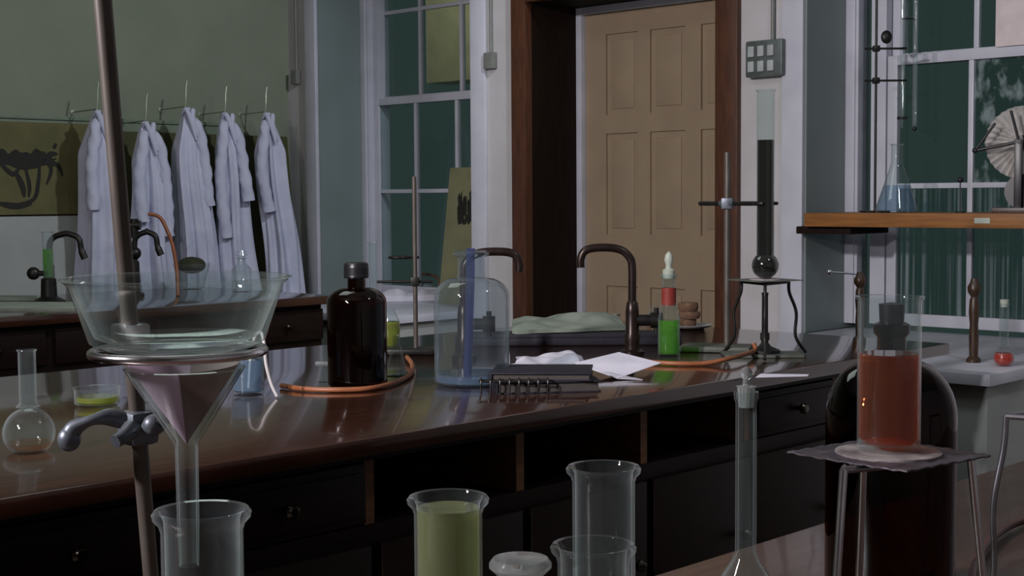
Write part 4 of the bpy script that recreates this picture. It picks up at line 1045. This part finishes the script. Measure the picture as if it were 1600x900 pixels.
# flat disc stopper bottle
q = at_d(813, 872, 1.13); s = 1.13 / FPX; r = 49 * s; H = q.z - .9
t = thing('stoppered_bottle', 'glass bottle with flat mushroom stopper at the lower centre edge', 'bottle', (q.x, q.y, .9))
build('vessel', MB().lathe(solid_wall([(0, 0), (.028, 0), (.03, .006), (.03, H * .52), (.017, H * .68), (.0145, H * .75), (.0145, H * .85), (.018, H * .86)], .002), 48), G, t)
build('stopper', MB().lathe([(0, H * .74), (.011, H * .74), (.0128, H * .86), (.013, H * .90), (r * .8, H * .925), (r, H * .955), (r * 1.0, H * .975), (r * .88, H), (r * .3, H * 1.004), (0, H * 1.004)], 56), GF, t)
# conical volumetric flask with stopper
q = at_d(1166, 612, 1.3); s = 1.3 / FPX; H = q.z - .9
t = thing('volumetric_flask', 'tall slim-necked clear flask with glass stopper in the right foreground', 'flask', (q.x, q.y, .9))
zc = z_at(q, 868) - .9; nr = 16.5 * s; Rb = .052
vf = [(0, 0), (Rb * .93, 0), (Rb, .006), (Rb, .014), (Rb * .85, zc * .42), (Rb * .55, zc * .75), (nr * 1.3, zc * .97), (nr, zc * 1.04), (nr, H - .010), (nr * 1.15, H - .006), (nr * 1.18, H)]
build('vessel', MB().lathe(solid_wall(vf, .0022), 56), G, t)
hs = z_at(q, 572) - .9 - H
build('stopper', MB().lathe([(0, H - .014), (nr * .70, H - .014), (nr * .85, H + .004), (nr * .95, H + .005), (nr * .35, H + hs * .25), (nr * .30, H + hs * .45), (nr * .55, H + hs * .6), (nr * .62, H + hs * .75), (nr * .42, H + hs * .9), (0, H + hs)], 36), GF, t)
# amber jug bottle behind the red beaker
dA = 1.56
q = at_d(1392, 650, dA); R = 100 * dA / FPX; zsh = q.z - .9; ztop = z_at(q, 498) - .9
o = [(0, 0), (R * .93, 0), (R, .01), (R, zsh)]
hd = z_at(q, 560) - .9 - zsh
for i in range(1, 11):
    a = i / 10 * pi / 2; o.append((R * .24 + R * .76 * cos(a), zsh + hd * sin(a)))
o += [(R * .22, zsh + hd + .01), (R * .22, ztop - .02), (R * .28, ztop - .015), (R * .28, ztop - .006), (R * .22, ztop - .004)]
t = thing('reagent_bottle', 'large round-shouldered dark amber bottle behind the red liquid cylinder', 'bottle', (q.x, q.y, .9))
build('bottle_body', MB().lathe(solid_wall(o, .003), 72), AMBERD, t)
build('stopper', MB().lathe([(0, ztop - .03), (R * .16, ztop - .03), (R * .19, ztop), (R * .20, ztop + .016), (0, ztop + .018)], 28), BLACK, t)
# tripod with gauze and the red cylinder
dT = 1.30
q = at_d(1388, 706, dT); zt = q.z - .9; s = dT / FPX
trp = thing('tripod', 'steel tripod in the right foreground carrying the red liquid cylinder', 'tripod', (q.x, q.y, .9))
A = []
for px, py, dd in ((1318, 722, 1.245), (1517, 716, 1.30), (1350, 700, 1.39)):
    k = at_d(px, py, dd) - Vector((q.x, q.y, .9)); A.append(Vector((k.x, k.y, zt - .006)))
tf = MB()
for i in range(3): tf.tube([A[i], A[(i + 1) % 3]], .0032, 10)
build('top_frame', tf, STEEL, trp)
for a in A:
    u = Vector((a.x, a.y, 0)).normalized()
    build('leg', MB().tube([a, Vector((a.x, a.y, .002)) + u * .022], .0038, 12), BRIGHT, trp)
gz = thing('wire_gauze', 'bent wire gauze with pale ceramic centre under the red liquid cylinder', 'wire gauze', (q.x, q.y, .9 + zt - .0025), TH + .70)
vs = []; N = 18; HS = .064
for top in (1, 0):
    for j in range(N + 1):
        for i in range(N + 1):
            x, y = (i / N - .5) * 2 * HS, (j / N - .5) * 2 * HS
            c = max(0, math.hypot(x, y) - .050)
            zz = .10 * c * (-.3 if x > 0 else .25) + .0006 * sin(i * 2.1) + .0006 * sin(j * 2.3)
            vs.append((x, y, zz + (.0014 if top else 0)))
fs = []; n = (N + 1) ** 2
for j in range(N):
    for i in range(N): a = j * (N + 1) + i; fs.append((a, a + 1, a + N + 2, a + N + 1)); fs.append((n + a, n + a + N + 1, n + a + N + 2, n + a + 1))
for i in range(N):
    for a, b in ((i, i + 1), (N * (N + 1) + i, N * (N + 1) + i + 1), (i * (N + 1), (i + 1) * (N + 1)), (i * (N + 1) + N, (i + 1) * (N + 1) + N)): fs.append((a, b, n + b, n + a))
build('mesh_sheet', MB().add(vs, fs), GAUZE, gz)
build('ceramic_disc', MB().lathe([(0, .0012), (.047, .0012), (.047, .0032), (.042, .0045), (.036, .0035), (.030, .0045), (0, .0045)], 48), CERAM, gz)
H = z_at(q, 463) - .9 - zt - .0025; R = 48.5 * s
t = thing('measuring_cylinder', 'glass cylinder half full of orange-red liquid standing on the tripod gauze', 'glass cylinder', (q.x, q.y, .9 + zt + .0025))
cy = [(0, 0), (R * .96, 0), (R, .003), (R, H - .004), (R * 1.07, H - .002), (R * 1.09, H), (R * .98, H - .0005), (R - .0018, H - .005), (R - .0018, .006), (0, .006)]
build('vessel', MB().lathe(cy, 64), G, t)
hl = z_at(q, 556) - .9 - zt
build('liquid', MB().lathe(liquid(R - .0014, .0062, hl), 56), LRED, t)
# partly seen tripod at right edge with kinked wire legs, dark red tube
q = at_d(1628, 650, 1.45)
t = tripod((q.x, q.y), q.z - .9, .036, 'bent wire tripod partly cut off by the right picture edge', True, 3.9, STEEL, .0032)
pts = [Vector((k.x, k.y, .907)) for k in (B(1612, 818), B(1575, 832), B(1540, 862), B(1520, 905), B(1530, 960))]
solo('rubber_tubing', MB().tube(smooth_path(pts, 7), .0045, 10), surf('dark_red_rubber', (0.10, 0.025, 0.02), None, .5), 'dark red rubber tube curving on the near bench at the lower right', 'rubber tube')
